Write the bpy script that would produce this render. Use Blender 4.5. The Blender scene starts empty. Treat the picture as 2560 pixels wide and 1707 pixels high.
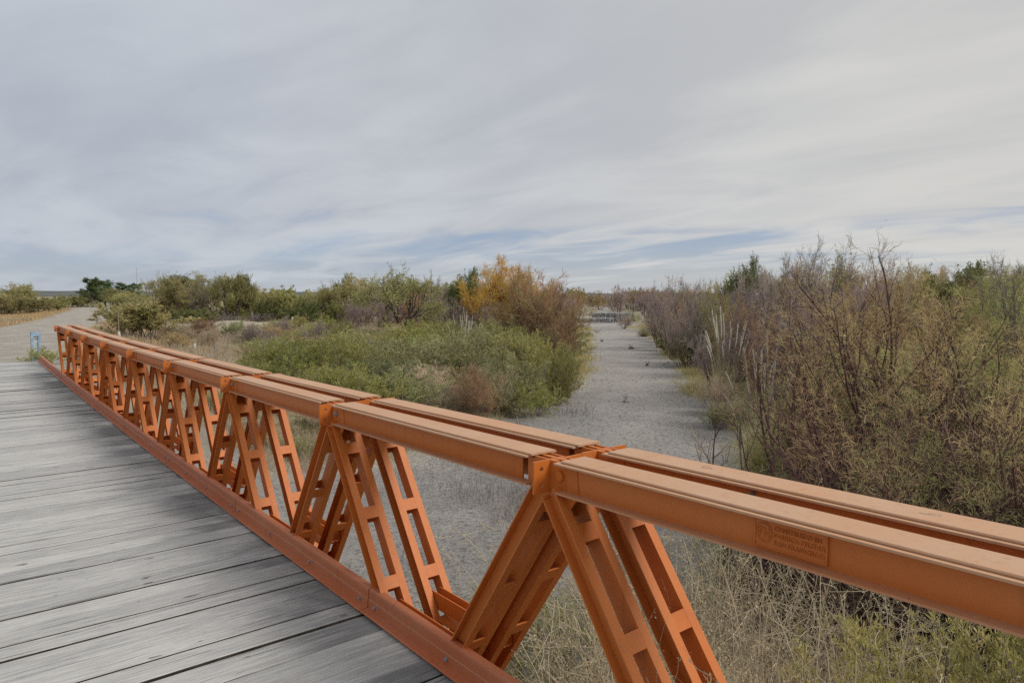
import bpy, math
import numpy as np
from mathutils import Vector, Matrix

# ------------------------------------------------------------------ camera, sky, sun, exposure
SC = bpy.context.scene
COL = SC.collection
EYE, YAW, PITCH, FPX = 1.7655, 0.6759, 0.0645, 1745.4        # metres, radians, focal length in photo pixels
cam = bpy.data.objects.new("camera", bpy.data.cameras.new("camera"))
COL.objects.link(cam)
cam.data.sensor_width = 36.0
cam.data.lens = 36.0 * FPX / 2560.0
cam.data.clip_start, cam.data.clip_end = 0.05, 20000.0
cam.location = (0, 0, EYE)
cam.rotation_euler = (math.pi / 2 - PITCH, 0, -YAW)
SC.camera = cam

SUN_AZ, SUN_EL = YAW + math.radians(108), math.radians(46)   # azimuth clockwise from +Y
SUN_DIR = Vector((math.sin(SUN_AZ) * math.cos(SUN_EL), math.cos(SUN_AZ) * math.cos(SUN_EL), math.sin(SUN_EL)))
sun = bpy.data.objects.new("sun", bpy.data.lights.new("sun", 'SUN'))
COL.objects.link(sun)
sun.data.energy, sun.data.angle, sun.data.color = 1.5, math.radians(22), (1.0, 0.95, 0.88)
sun.rotation_euler = (-SUN_DIR).to_track_quat('-Z', 'Y').to_euler()


class NT:
    """small helper for node trees"""
    def __init__(self, tree):
        self.t, self.n, self.l = tree, tree.nodes, tree.links
    def new(self, typ, ins=None, **props):
        nd = self.n.new(typ)
        for k, v in props.items():
            setattr(nd, k, v)
        for k, v in (ins or {}).items():
            self.set(nd.inputs[k], v)
        return nd
    def set(self, sock, v):
        if isinstance(v, bpy.types.NodeSocket):
            self.l.new(v, sock)
        elif isinstance(v, bpy.types.Node):
            self.l.new(v.outputs[0], sock)
        else:
            if sock.type == 'RGBA' and hasattr(v, '__len__') and len(v) == 3:
                v = (*v, 1)
            sock.default_value = v
    def math(self, op, a, b=0.0, c=0.0, clamp=False):
        nd = self.n.new('ShaderNodeMath'); nd.operation = op; nd.use_clamp = clamp
        self.set(nd.inputs[0], a); self.set(nd.inputs[1], b); self.set(nd.inputs[2], c)
        return nd.outputs[0]
    def vmath(self, op, a, b=(0, 0, 0)):
        nd = self.n.new('ShaderNodeVectorMath'); nd.operation = op
        self.set(nd.inputs[0], a); self.set(nd.inputs[1], b)
        return nd.outputs['Value' if op in ('DOT_PRODUCT', 'LENGTH') else 'Vector']
    def ss(self, v, lo, hi):
        nd = self.n.new('ShaderNodeMapRange'); nd.interpolation_type = 'SMOOTHSTEP'
        self.set(nd.inputs['Value'], v); self.set(nd.inputs['From Min'], lo); self.set(nd.inputs['From Max'], hi)
        return nd.outputs[0]
    def mix(self, f, a, b, blend='MIX'):
        nd = self.n.new('ShaderNodeMix'); nd.data_type = 'RGBA'; nd.blend_type = blend
        self.set(nd.inputs[0], f); self.set(nd.inputs[6], a); self.set(nd.inputs[7], b)
        return nd.outputs[2]
    def noise(self, vec, scale, detail=4, rough=.55, dist=0.0):
        nd = self.n.new('ShaderNodeTexNoise')
        self.set(nd.inputs['Vector'], vec)
        nd.inputs['Scale'].default_value = scale; nd.inputs['Detail'].default_value = detail
        nd.inputs['Roughness'].default_value = rough; nd.inputs['Distortion'].default_value = dist
        return nd.outputs[0]
    def mapping(self, vec, loc=(0, 0, 0), rot=(0, 0, 0), scale=(1, 1, 1)):
        nd = self.n.new('ShaderNodeMapping'); self.set(nd.inputs[0], vec)
        nd.inputs[1].default_value = loc; nd.inputs[2].default_value = rot; nd.inputs[3].default_value = scale
        return nd.outputs[0]


world = bpy.data.worlds.new("World")
SC.world = world
world.use_nodes = True
w = NT(world.node_tree)
w.n.clear()
sky = w.new('ShaderNodeTexSky', sky_type='NISHITA', sun_disc=False, sun_elevation=SUN_EL, sun_rotation=SUN_AZ,
            air_density=1.0, dust_density=0.6, ozone_density=1.3)
dirv = w.new('ShaderNodeTexCoord').outputs['Generated']
sep = w.new('ShaderNodeSeparateXYZ', {0: dirv})
zc = w.math('MAXIMUM', sep.outputs[2], 0.0)
den = w.math('ADD', zc, 0.09)
pl = w.new('ShaderNodeCombineXYZ', {0: w.math('DIVIDE', sep.outputs[0], den), 1: w.math('DIVIDE', sep.outputs[1], den)}).outputs[0]
BAND = YAW - 0.40                                             # cloud bands run along this azimuth
m1 = w.mapping(pl, loc=(3.1, 7.7, 0), rot=(0, 0, BAND), scale=(0.62, 0.25, 1))
m2 = w.mapping(pl, loc=(14.9, 5.2, 0), rot=(0, 0, BAND), scale=(1.0, 0.46, 1))
n1 = w.noise(m1, 1.0, 7, .5, .5)
n2 = w.noise(m2, 1.5, 9, .56, .7)
n3 = w.noise(m2, 0.8, 5, .5, .3)
body = w.ss(w.math('ADD', w.math('MULTIPLY', n1, .62), w.math('MULTIPLY', n2, .38)), .35, .60)
toward = w.vmath('DOT_PRODUCT', dirv, tuple(Vector((SUN_DIR.x, SUN_DIR.y, 0)).normalized()))
warm = w.ss(toward, -0.8, 0.3)
dark = w.mix(warm, (.252, .274, .315), (.315, .318, .322))
lite = w.mix(warm, (.322, .347, .380), (.388, .384, .372))
cloud = w.mix(body, dark, lite)
cloud10 = w.mix(1.0, cloud, (10, 10, 10), 'MULTIPLY')
thr = w.math('MULTIPLY_ADD', w.ss(zc, 0.03, 0.19), -0.36, 0.53)
cover = w.ss(w.math('ADD', w.math('MULTIPLY', n3, .45), w.math('MULTIPLY', n2, .55)), w.math('SUBTRACT', thr, .12), w.math('ADD', thr, .10))
blue = w.mix(1.0, sky.outputs[0], (.37, .42, .585), 'MULTIPLY')
hzb = w.ss(zc, 0.0, 0.07)
cover2 = w.math('MAXIMUM', cover, w.math('MULTIPLY', w.math('SUBTRACT', 1.0, hzb), .75))
final = w.mix(w.math('MULTIPLY_ADD', cover2, .66, .34), blue, cloud10)
bg = w.new('ShaderNodeBackground', {0: final, 1: 0.1})
w.new('ShaderNodeOutputWorld', {0: bg})

SC.view_settings.view_transform = 'Standard'
SC.view_settings.look = 'None'
SC.view_settings.exposure = 0.75
SC.view_settings.gamma = 1.0
SC.view_settings.use_curve_mapping = False
SC.cycles.use_denoising = False
SC.cycles.sampling_pattern = 'BLUE_NOISE'
SC.cycles.max_bounces = 6
SC.cycles.transparent_max_bounces = 4

# ------------------------------------------------------------------ general helpers
RNG = np.random.default_rng(20)
Fv = np.array([math.sin(YAW) * math.cos(PITCH), math.cos(YAW) * math.cos(PITCH), -math.sin(PITCH)])
Rv = np.array([math.cos(YAW), -math.sin(YAW), 0.0])
Uv = np.cross(Rv, Fv)


def sight(px, py):
    return Fv + Rv * ((px - 1280) / FPX) - Uv * ((py - 853.5) / FPX)


def spot(px, d, py=741):
    """plan position and height of the thing seen in survey direction px, d metres away"""
    v = sight(px, py); t = d / math.hypot(v[0], v[1])
    return v[0] * t, v[1] * t, EYE + v[2] * t


def tag(o, label=None, cat=None, group=None, kind=None):
    for k, v in (('label', label), ('category', cat), ('group', group), ('kind', kind)):
        if v:
            o[k] = v
    return o


def empty(name, loc=(0, 0, 0), rz=0.0):
    o = bpy.data.objects.new(name, None)
    o.empty_display_size = .2
    COL.objects.link(o); o.location = loc; o.rotation_euler = (0, 0, rz)
    return o


def link(name, me, parent=None, loc=(0, 0, 0), rot=(0, 0, 0), scale=(1, 1, 1)):
    o = bpy.data.objects.new(name, me)
    COL.objects.link(o); o.parent = parent
    o.location = loc; o.rotation_euler = rot; o.scale = scale
    return o


def copy_tree(o, parent=None):
    c = o.copy(); COL.objects.link(c); c.parent = parent
    for ch in list(o.children):
        copy_tree(ch, c)
    return c


class MB:
    """collects boxes, prisms, tubes; build() makes one mesh"""
    def __init__(self):
        self.v, self.f, self.m = [], [], []
    def add(self, vs, fs, mi=0):
        b = len(self.v)
        self.v += [tuple(p) for p in vs]
        self.f += [tuple(i + b for i in f) for f in fs]
        self.m += [mi] * len(fs)
    def box(self, x0, x1, y0, y1, z0, z1, mi=0, M=None):
        vs = [(x, y, z) for z in (z0, z1) for y in (y0, y1) for x in (x0, x1)]
        if M is not None:
            vs = [tuple(M @ Vector(p)) for p in vs]
        self.add(vs, [(0, 2, 3, 1), (4, 5, 7, 6), (0, 1, 5, 4), (2, 6, 7, 3), (0, 4, 6, 2), (1, 3, 7, 5)], mi)
    def prism(self, prof, y0, y1, mi=0, M=None):
        """closed profile in x,z swept along y"""
        n = len(prof)
        vs = [(x, y, z) for y in (y0, y1) for x, z in prof]
        if M is not None:
            vs = [tuple(M @ Vector(p)) for p in vs]
        fs = [(i, (i + 1) % n, n + (i + 1) % n, n + i) for i in range(n)]
        fs += [tuple(range(n - 1, -1, -1)), tuple(range(n, 2 * n))]
        self.add(vs, fs, mi)
    def cyl(self, c, axis, r, ln, n=12, r2=None, mi=0):
        a = Vector(axis).normalized(); q = a.orthogonal().normalized(); s = a.cross(q)
        c = Vector(c); r2 = r if r2 is None else r2
        vs = []
        for k, rr in ((0, r), (1, r2)):
            for i in range(n):
                t = 2 * math.pi * i / n
                vs.append(c + a * (ln * k) + (q * math.cos(t) + s * math.sin(t)) * rr)
        fs = [(i, (i + 1) % n, n + (i + 1) % n, n + i) for i in range(n)]
        fs += [tuple(range(n - 1, -1, -1)), tuple(range(n, 2 * n))]
        self.add(vs, fs, mi)
    def mesh(self, name, *mats):
        me = bpy.data.meshes.new(name)
        me.from_pydata(self.v, [], self.f)
        for m in mats:
            me.materials.append(m)
        if len(mats) > 1:
            me.polygons.foreach_set('material_index', self.m)
        import bmesh
        bm = bmesh.new(); bm.from_mesh(me)
        bmesh.ops.recalc_face_normals(bm, faces=bm.faces)
        bm.to_mesh(me); bm.free()
        return me


def np_mesh(name, verts, faces, mat, smooth=False):
    """verts (n,3), faces (m,3) or (m,4)"""
    me = bpy.data.meshes.new(name)
    verts = np.asarray(verts, np.float32); faces = np.asarray(faces, np.int32)
    k = faces.shape[1]
    me.vertices.add(len(verts)); me.vertices.foreach_set('co', verts.ravel())
    me.loops.add(faces.size); me.loops.foreach_set('vertex_index', faces.ravel())
    me.polygons.add(len(faces)); me.polygons.foreach_set('loop_start', np.arange(0, faces.size, k, dtype=np.int32))
    if smooth:
        me.polygons.foreach_set('use_smooth', np.ones(len(faces), bool))
    me.materials.append(mat)
    me.update(); me.validate()
    return me


def vnoise(x, y, seed=0):
    ix, iy = np.floor(x), np.floor(y); fx, fy = x - ix, y - iy
    fx = fx * fx * (3 - 2 * fx); fy = fy * fy * (3 - 2 * fy)
    def h(a, b):
        s = np.sin(a * 127.1 + b * 311.7 + seed * 74.7) * 43758.5453
        return s - np.floor(s)
    return ((h(ix, iy) * (1 - fx) + h(ix + 1, iy) * fx) * (1 - fy) + (h(ix, iy + 1) * (1 - fx) + h(ix + 1, iy + 1) * fx) * fy) * 2 - 1


def fbm(x, y, seed=0, o=4):
    s = 0
    for i in range(o):
        s = s + vnoise(x * 2 ** i, y * 2 ** i, seed + i) * .5 ** (i + 1)
    return s


def sstep(a, b, x):
    t = np.clip((x - a) / (b - a), 0, 1)
    return t * t * (3 - 2 * t)


# ------------------------------------------------------------------ materials
def mat(name):
    m = bpy.data.materials.new(name); m.use_nodes = True
    t = NT(m.node_tree); t.n.clear()
    return m, t


def finish(t, col, rough=.6, spec=.3, bump=None, bstr=.3, bdist=.01, metal=0.0):
    b = t.new('ShaderNodeBsdfPrincipled', {'Base Color': col, 'Roughness': rough, 'Specular IOR Level': spec, 'Metallic': metal})
    if bump is not None:
        bn = t.new('ShaderNodeBump', {'Strength': bstr, 'Distance': bdist, 'Height': bump})
        t.l.new(bn.outputs[0], b.inputs['Normal'])
    t.new('ShaderNodeOutputMaterial', {0: b})


def paint_mat(name, base, worn, rough=.5, dust=.25):
    m, t = mat(name)
    oc = t.new('ShaderNodeTexCoord').outputs['Object']
    rnd = t.new('ShaderNodeObjectInfo').outputs['Random']
    off = t.vmath('ADD', oc, t.new('ShaderNodeCombineXYZ', {0: t.math('MULTIPLY', rnd, 37.0), 1: t.math('MULTIPLY', rnd, 11.0)}).outputs[0])
    big = t.noise(off, 2.2, 6, .6)
    fine = t.noise(off, 38.0, 5, .65)
    streak = t.noise(t.mapping(off, scale=(9, 9, .9)), 3.0, 5, .6)
    f = t.math('ADD', t.math('MULTIPLY', t.ss(big, .35, .72), .55), t.math('MULTIPLY', t.ss(fine, .45, .75), .35))
    c = t.mix(t.math('MULTIPLY', f, dust * 2), base, worn)
    c = t.mix(t.math('MULTIPLY', t.ss(streak, .54, .74), .34), c, tuple(x * .55 for x in base))
    chip = t.ss(t.noise(off, 33.0, 4, .6), .705, .735)
    c = t.mix(t.math('MULTIPLY', chip, .7), c, (.16, .075, .05))
    c = t.mix(t.math('MULTIPLY', t.math('SUBTRACT', rnd, .5), .25), c, (.72, .30, .12))
    h = t.math('ADD', fine, t.math('MULTIPLY', big, .6))
    finish(t, c, t.math('MULTIPLY_ADD', fine, .25, rough - .1), .35, h, .12, .004)
    return m


M_PAINT = paint_mat("orange_paint", (.50, .135, .020), (.54, .195, .055))
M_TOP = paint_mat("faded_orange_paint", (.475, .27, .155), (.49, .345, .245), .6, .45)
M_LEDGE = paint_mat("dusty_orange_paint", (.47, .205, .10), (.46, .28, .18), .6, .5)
M_KERB = paint_mat("brown_orange_paint", (.43, .125, .050), (.45, .20, .12), .5, .3)
M_PLATE = paint_mat("cast_plate_paint", (.50, .135, .022), (.54, .18, .05))


def simple_mat(name, col, rough=.6, metal=0.0, var=.25, scale=6.0, spec=.3):
    m, t = mat(name)
    oc = t.new('ShaderNodeTexCoord').outputs['Object']
    n = t.noise(oc, scale, 5, .6)
    c = t.mix(t.ss(n, .3, .7), tuple(x * (1 - var) for x in col), tuple(min(1, x * (1 + var)) for x in col))
    finish(t, c, rough, spec, n, .2, .01, metal)
    return m


M_GALV = simple_mat("galvanised_steel", (.36, .39, .44), .45, .6, .3, 60)
M_INK = simple_mat("marker_ink", (.10, .085, .14), .7, 0, .3, 40)
M_BLUEP = simple_mat("pale_blue_paint", (.25, .36, .48), .6, 0, .25, 9)
M_POSTW = simple_mat("weathered_post_wood", (.24, .22, .20), .9, 0, .35, 14)
M_WHITEP = simple_mat("white_post_paint", (.62, .62, .60), .7, 0, .2, 12)
M_CONC = simple_mat("weathered_concrete", (.40, .385, .36), .9, 0, .2, 3)
M_STONE = simple_mat("gabion_stone", (.31, .305, .30), .9, 0, .45, 2.1)
M_WIRE = simple_mat("gabion_wire", (.30, .33, .36), .6, .3, .2, 9)
M_RUST = simple_mat("dark_steel", (.14, .07, .045), .8, 0, .3, 8)


def wood_mat():
    m, t = mat("weathered_plank_wood")
    oc = t.new('ShaderNodeTexCoord').outputs['Object']
    rnd = t.new('ShaderNodeObjectInfo').outputs['Random']
    sx = t.new('ShaderNodeSeparateXYZ', {0: oc})
    sh = t.new('ShaderNodeCombineXYZ', {0: t.math('MULTIPLY', rnd, 91.0), 1: t.math('MULTIPLY', rnd, 53.0), 2: t.math('MULTIPLY', rnd, 17.0)}).outputs[0]
    o2 = t.vmath('ADD', oc, sh)
    grain = t.noise(t.mapping(o2, scale=(2.0, 46, 8)), 2.0, 8, .7, .6)
    fine = t.noise(t.mapping(o2, scale=(9.0, 210, 20)), 2.0, 6, .7, .3)
    blot = t.noise(o2, 2.6, 6, .6)
    blot2 = t.noise(t.mapping(o2, scale=(1.0, 3.5, 1)), 5.0, 5, .65)
    c = t.mix(t.ss(grain, .38, .62), (.33, .33, .328), (.505, .50, .488))
    c = t.mix(t.math('MULTIPLY', t.ss(fine, .48, .66), .4), c, (.57, .565, .55))
    c = t.mix(t.math('MULTIPLY', t.ss(blot, .52, .76), .45), c, (.53, .51, .475))
    c = t.mix(t.math('MULTIPLY', t.ss(blot2, .56, .8), .45), c, (.29, .29, .295))
    crack = t.ss(t.noise(t.mapping(o2, scale=(.7, 62, 3)), 1.3, 5, .6, .6), .625, .655)
    knot = t.ss(t.noise(t.mapping(o2, scale=(3.2, 8.5, 1)), 2.2, 2, .4), .735, .765)
    # dirt and algae that the traffic does not scour off: a ragged strip along the kerb
    edge = t.math('ADD', sx.outputs[0], t.math('ADD', t.math('MULTIPLY_ADD', blot, .9, -.45), t.math('MULTIPLY_ADD', rnd, .5, -.25)))
    edge = t.math('ADD', edge, t.math('MULTIPLY_ADD', t.noise(t.mapping(o2, scale=(1.5, 30, 1)), 1.6, 4, .6), .7, -.35))
    stain = t.ss(edge, 1.18, 1.85)
    c = t.mix(t.math('MULTIPLY', stain, .80), c, (.10, .102, .11))
    c = t.new('ShaderNodeHueSaturation', {'Value': t.math('MULTIPLY_ADD', rnd, .24, .82), 'Saturation': t.math('MULTIPLY_ADD', rnd, .8, .6), 'Color': c}).outputs[0]
    c = t.mix(t.math('MAXIMUM', t.math('MULTIPLY', crack, .85), t.math('MULTIPLY', knot, .7)), c, (.045, .042, .04))
    h = t.math('SUBTRACT', t.math('ADD', grain, t.math('MULTIPLY', fine, .5)), t.math('MULTIPLY', crack, 1.6))
    finish(t, c, .82, .22, h, .55, .006)
    return m


M_WOOD = wood_mat()
M_PEDGE = simple_mat("rotted_plank_edge", (.055, .047, .04), .95, 0, .5, 9)  # sides, ends and underside coloured dark so the plank gaps read dark


def ground_mat():
    m, t = mat("soil_and_sand")
    pos = t.new('ShaderNodeNewGeometry').outputs['Position']
    A = lambda n: t.new('ShaderNodeAttribute', attribute_name=n).outputs['Fac']
    bed, road, sand = A('bed'), A('road'), A('sand')
    big = t.noise(pos, .11, 6, .6); mid = t.noise(pos, .8, 6, .65); fine = t.noise(pos, 7.0, 7, .7); grit = t.noise(pos, 46.0, 4, .7)
    soil = t.mix(t.ss(mid, .33, .68), (.20, .165, .105), (.34, .295, .195))
    soil = t.mix(t.math('MULTIPLY', t.ss(big, .45, .7), .5), soil, (.36, .31, .185))
    soil = t.mix(t.math('MULTIPLY', t.ss(fine, .55, .75), .4), soil, (.13, .115, .075))
    sandc = t.mix(t.ss(fine, .3, .7), (.30, .26, .21), (.44, .395, .33))
    soil = t.mix(sand, soil, sandc)
    rd = t.mix(t.ss(mid, .35, .7), (.31, .28, .245), (.43, .40, .355))
    rd = t.mix(t.math('MULTIPLY', t.ss(fine, .56, .74), .35), rd, (.22, .195, .165))
    sil = t.mix(t.ss(big, .38, .66), (.27, .258, .246), (.37, .347, .32))
    sil = t.mix(t.math('MULTIPLY', t.ss(mid, .48, .72), .6), sil, (.42, .395, .365))
    clod = t.math('MAXIMUM', t.math('MULTIPLY', t.ss(fine, .52, .62), .65), t.math('MULTIPLY', t.ss(t.noise(pos, 16.0, 5, .7), .53, .62), .7))
    sil = t.mix(clod, sil, (.115, .110, .108))
    salt = t.ss(t.noise(t.mapping(pos, rot=(0, 0, .78), scale=(.5, 1.6, 1)), .14, 5, .6), .60, .74)
    sil = t.mix(t.math('MULTIPLY', salt, .6), sil, (.46, .44, .42))
    c = t.mix(bed, soil, sil)
    c = t.mix(road, c, rd)
    h = t.math('ADD', t.math('MULTIPLY', fine, 1.0), t.math('ADD', t.math('MULTIPLY', mid, .8), t.math('MULTIPLY', grit, .35)))
    finish(t, c, .95, .1, h, .9, .07)
    return m


M_GROUND = ground_mat()


def plant_mat(name, c1, c2, trans=.25, c3=None, rough=.7):
    m, t = mat(name)
    g = t.new('ShaderNodeNewGeometry'); oi = t.new('ShaderNodeObjectInfo')
    oc = t.new('ShaderNodeTexCoord').outputs['Object']
    clump = t.noise(t.vmath('ADD', oc, t.vmath('SCALE', oi.outputs['Location'])), 3.0, 3, .6)
    f = t.math('ADD', t.math('MULTIPLY', g.outputs['Random Per Island'], .6), t.math('MULTIPLY_ADD', clump, 1.4, -.5), clamp=True)
    c = t.mix(f, c1, c2)
    if c3:
        c = t.mix(t.ss(t.math('ADD', clump, t.math('MULTIPLY', g.outputs['Random Per Island'], .35)), .62, .9), c, c3)
    hs = t.new('ShaderNodeHueSaturation', {'Hue': t.math('MULTIPLY_ADD', t.math('FRACT', t.math('MULTIPLY', oi.outputs['Random'], 7.13)), .045, .475),
                                           'Value': t.math('MULTIPLY_ADD', oi.outputs['Random'], .56, .70), 'Color': c})
    b = t.new('ShaderNodeBsdfPrincipled', {'Base Color': hs, 'Roughness': rough, 'Specular IOR Level': .15})
    if trans > 0:
        tr = t.new('ShaderNodeBsdfTranslucent', {0: hs})
        b = t.new('ShaderNodeMixShader', {0: trans, 1: b.outputs[0], 2: tr.outputs[0]})
    t.new('ShaderNodeOutputMaterial', {0: b})
    return m


P = dict(
    bark=plant_mat("dark_bark", (.070, .055, .048), (.14, .11, .095), 0),
    bark_grey=plant_mat("grey_bark", (.15, .13, .12), (.28, .25, .23), 0),
    bark_red=plant_mat("reddish_bark", (.075, .045, .040), (.18, .108, .092), 0),
    twig_purple=plant_mat("purple_brown_twigs", (.27, .215, .20), (.47, .385, .355), .25),
    twig_gold=plant_mat("golden_twigs", (.46, .262, .066), (.64, .395, .108), .35, (.53, .39, .14)),
    twig_rust=plant_mat("rusty_twigs", (.33, .215, .125), (.54, .36, .20), .3, (.47, .37, .19)),
    wisp=plant_mat("ochre_wisps", (.54, .365, .185), (.74, .53, .29), .4, (.52, .47, .23)),
    olive=plant_mat("olive_leaves", (.27, .275, .11), (.45, .425, .19), .4, (.50, .44, .20)),
    olive_dk=plant_mat("dark_olive_leaves", (.14, .165, .065), (.27, .285, .12), .35),
    green=plant_mat("fresh_green_leaves", (.26, .268, .078), (.41, .405, .135), .45, (.49, .455, .19)),
    sage=plant_mat("sage_leaves", (.25, .27, .115), (.42, .42, .205), .4, (.46, .42, .24)),
    pine=plant_mat("pine_needles", (.10, .165, .065), (.20, .28, .105), .3),
    straw=plant_mat("dry_straw", (.42, .345, .21), (.62, .53, .355), .3, (.54, .48, .36)),
    straw_gold=plant_mat("golden_straw", (.40, .315, .14), (.56, .46, .23), .3),
    strawgrey=plant_mat("grey_straw", (.44, .365, .25), (.68, .585, .43), .25),
    plume=plant_mat("cream_plume", (.66, .62, .53), (.84, .81, .73), .4),
    reed=plant_mat("pampas_blades", (.31, .31, .13), (.52, .49, .25), .4, (.58, .52, .30)),
    reed_gr=plant_mat("green_pampas_blades", (.21, .29, .08), (.40, .46, .16), .4, (.55, .52, .26)),
)

# ------------------------------------------------------------------ terrain
BED = np.array([(300, 302), (172, 174), (99, 101), (59, 60.3), (42, 43), (30, 32), (17.4, 21.4), (11.5, 18), (7, 17), (0, 16), (-15, 14), (-80, 10),
                (-80, -2), (-15, 1), (0, 3.6), (4, 4.6), (6.5, 5.6), (8.75, 6.5), (12.6, 8.6), (17.9, 11.5), (27, 19), (38.5, 28.5), (60.6, 49), (76, 66),
                (128, 114.5), (181, 167), (305, 290)], float)
ROAD = np.array([(0, 20), (.6, 30), (3.0, 45), (6.6, 60), (11, 85), (16, 118), (24, 165), (40, 240), (90, 420)], float)
ROAD2 = np.array([(0, -3), (0, -60)], float)


def seg_dist(x, y, poly, closed):
    d = np.full(x.shape, 1e9); n = len(poly)
    for i in range(n if closed else n - 1):
        a, b = poly[i], poly[(i + 1) % n]; e = b - a
        t = np.clip(((x - a[0]) * e[0] + (y - a[1]) * e[1]) / (e @ e), 0, 1)
        d = np.minimum(d, np.hypot(x - a[0] - t * e[0], y - a[1] - t * e[1]))
    return d


def inside(x, y, poly):
    c = np.zeros(x.shape, bool); n = len(poly)
    for i in range(n):
        x0, y0 = poly[i]; x1, y1 = poly[(i + 1) % n]
        if y0 == y1:
            continue
        c ^= ((y0 > y) != (y1 > y)) & (x < (x1 - x0) * (y - y0) / (y1 - y0) + x0)
    return c


def bed_sd(x, y):
    d = seg_dist(x, y, BED, True)
    return np.where(inside(x, y, BED), -d, d) + .9 * fbm(x * .35, y * .35, 3, 3)


MOUNDS = [(*spot(520, 54)[:2], .38, 3.0), (*spot(690, 56)[:2], .28, 2.4), (*spot(600, 58)[:2], .26, 2.8), (*spot(1560, 93)[:2], .5, 5.0), (*spot(2350, 12)[:2], .3, 2.0)]


def terrain(x, y):
    x = np.asarray(x, float); y = np.asarray(y, float)
    sd = bed_sd(x, y); o = np.maximum(sd, 0)
    left = (y - x) > 4
    lvl = np.where(left, 2.55, 2.25)
    rise = lvl * (1 - np.exp(-o / np.where(left, 9.0, 6.0)))
    z = -3.0 + rise + .10 * fbm(x * .6, y * .6, 9, 4) * np.where(sd > 0, 1.6, .55) + .06 * np.clip(-sd, -1, 2) * fbm(x * .15, y * .15, 21, 2)
    z = np.where(sd > 0, z + .22 * fbm(x * .12, y * .12, 5, 3) * np.clip(o / 6, 0, 1), z)
    for mx, my, mh, mr in MOUNDS:
        z = z + mh * np.exp(-((x - mx) ** 2 + (y - my) ** 2) / mr ** 2) * (1 + .5 * fbm(x * .9, y * .9, 31, 3))
    dr = np.minimum(seg_dist(x, y, ROAD, False), seg_dist(x, y, ROAD2, False))
    wr = sstep(8.0, 2.6, dr)
    z = z * (1 - wr) + (-.13 + .03 * fbm(x * .5, y * .5, 14, 2)) * wr
    far = sstep(250, 900, np.hypot(x, y))
    return z * (1 - far) + (-.9) * far


def tz(x, y):
    return float(terrain(np.array([x]), np.array([y]))[0])


def axis_coords(lo, hi, step, far):
    a = list(np.arange(lo, hi + 1e-6, step)); s = step
    while a[-1] < far:
        s *= 1.13; a.append(a[-1] + s)
    s = step; b = []
    cur = lo
    while cur > -far:
        s *= 1.16; cur -= s; b.append(cur)
    return np.array(b[::-1] + a)


xs, ys = axis_coords(-6, 52, .26, 9000), axis_coords(-8, 58, .26, 9000)
GX, GY = np.meshgrid(xs, ys)
GZ = terrain(GX, GY)
nx, ny = len(xs), len(ys)
gverts = np.stack([GX.ravel(), GY.ravel(), GZ.ravel()], -1)
ii = (np.arange(ny - 1)[:, None] * nx + np.arange(nx - 1)[None, :]).ravel()
gfaces = np.stack([ii, ii + 1, ii + nx + 1, ii + nx], -1)
sdv = bed_sd(GX, GY).ravel()
drv = np.minimum(seg_dist(GX, GY, ROAD, False), seg_dist(GX, GY, ROAD2, False)).ravel()
wob = fbm(GX * 1.1, GY * 1.1, 40, 4).ravel()
att_bed = sstep(1.6, -.6, sdv + wob * 1.6)
att_road = sstep(3.6, 1.7, drv + wob * 1.4)
sandw = np.zeros(len(gverts))
for mx, my, mh, mr in MOUNDS[:3]:
    sandw = np.maximum(sandw, np.exp(-((gverts[:, 0] - mx) ** 2 + (gverts[:, 1] - my) ** 2) / (mr * 1.7) ** 2))
sandw = np.maximum(sandw, sstep(16, 5, np.hypot(gverts[:, 0] + 2, gverts[:, 1] - 27)))
sandw = np.maximum(sandw, .8 * sstep(14, 4, np.hypot(gverts[:, 0] - 11, gverts[:, 1] - 49)))
att_sand = np.clip(sandw * (1.1 + .9 * wob), 0, 1)
fc = gverts[gfaces].mean(1)
fsd = bed_sd(fc[:, 0], fc[:, 1]); fdr = np.minimum(seg_dist(fc[:, 0], fc[:, 1], ROAD, False), seg_dist(fc[:, 0], fc[:, 1], ROAD2, False))
cls = np.where(fdr < 2.6, 2, np.where(fsd < .4, 1, 0))
for k, nm in ((0, 'ground'), (1, 'riverbed'), (2, 'dirt_road')):
    ff = gfaces[cls == k]
    us, inv = np.unique(ff, return_inverse=True)
    me = np_mesh(nm, gverts[us], inv.reshape(ff.shape), M_GROUND, True)
    for an, av in (('bed', att_bed), ('road', att_road), ('sand', att_sand)):
        me.attributes.new(an, 'FLOAT', 'POINT').data.foreach_set('value', av[us].astype(np.float32))
    tag(link(nm, me), {'ground': 'dry grassy plain and sloping river banks', 'riverbed': 'dry grey silt bed of the river winding away',
                       'dirt_road': 'pale dirt road leading off the far end of bridge'}[nm], nm.replace('_', ' '), kind='structure')

# the low table-land on the horizon
mb_v, mb_f = [], []
for i in range(61):
    az = -.5 + i * (1.9 / 60)
    tp = 40 + 3 * math.sin(i * .7) + 2 * math.sin(i * 1.9) - max(0, i - 20) * .5
    for r, z in ((5200, -8), (5550, tp * .55), (5800, tp * .97), (6400, tp), (8500, tp)):
        mb_v.append((r * math.sin(az), r * math.cos(az), z))
for i in range(60):
    for j in range(4):
        a = i * 5 + j
        mb_f.append((a, a + 5, a + 6, a + 1))
M_HILL = simple_mat("scrubby_hillside", (.105, .115, .105), .95, 0, .2, .004)
tag(link("hill", np_mesh("hill", mb_v, mb_f, M_HILL, True)), 'low flat-topped hill along the far left horizon', 'hill', kind='structure')

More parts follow.
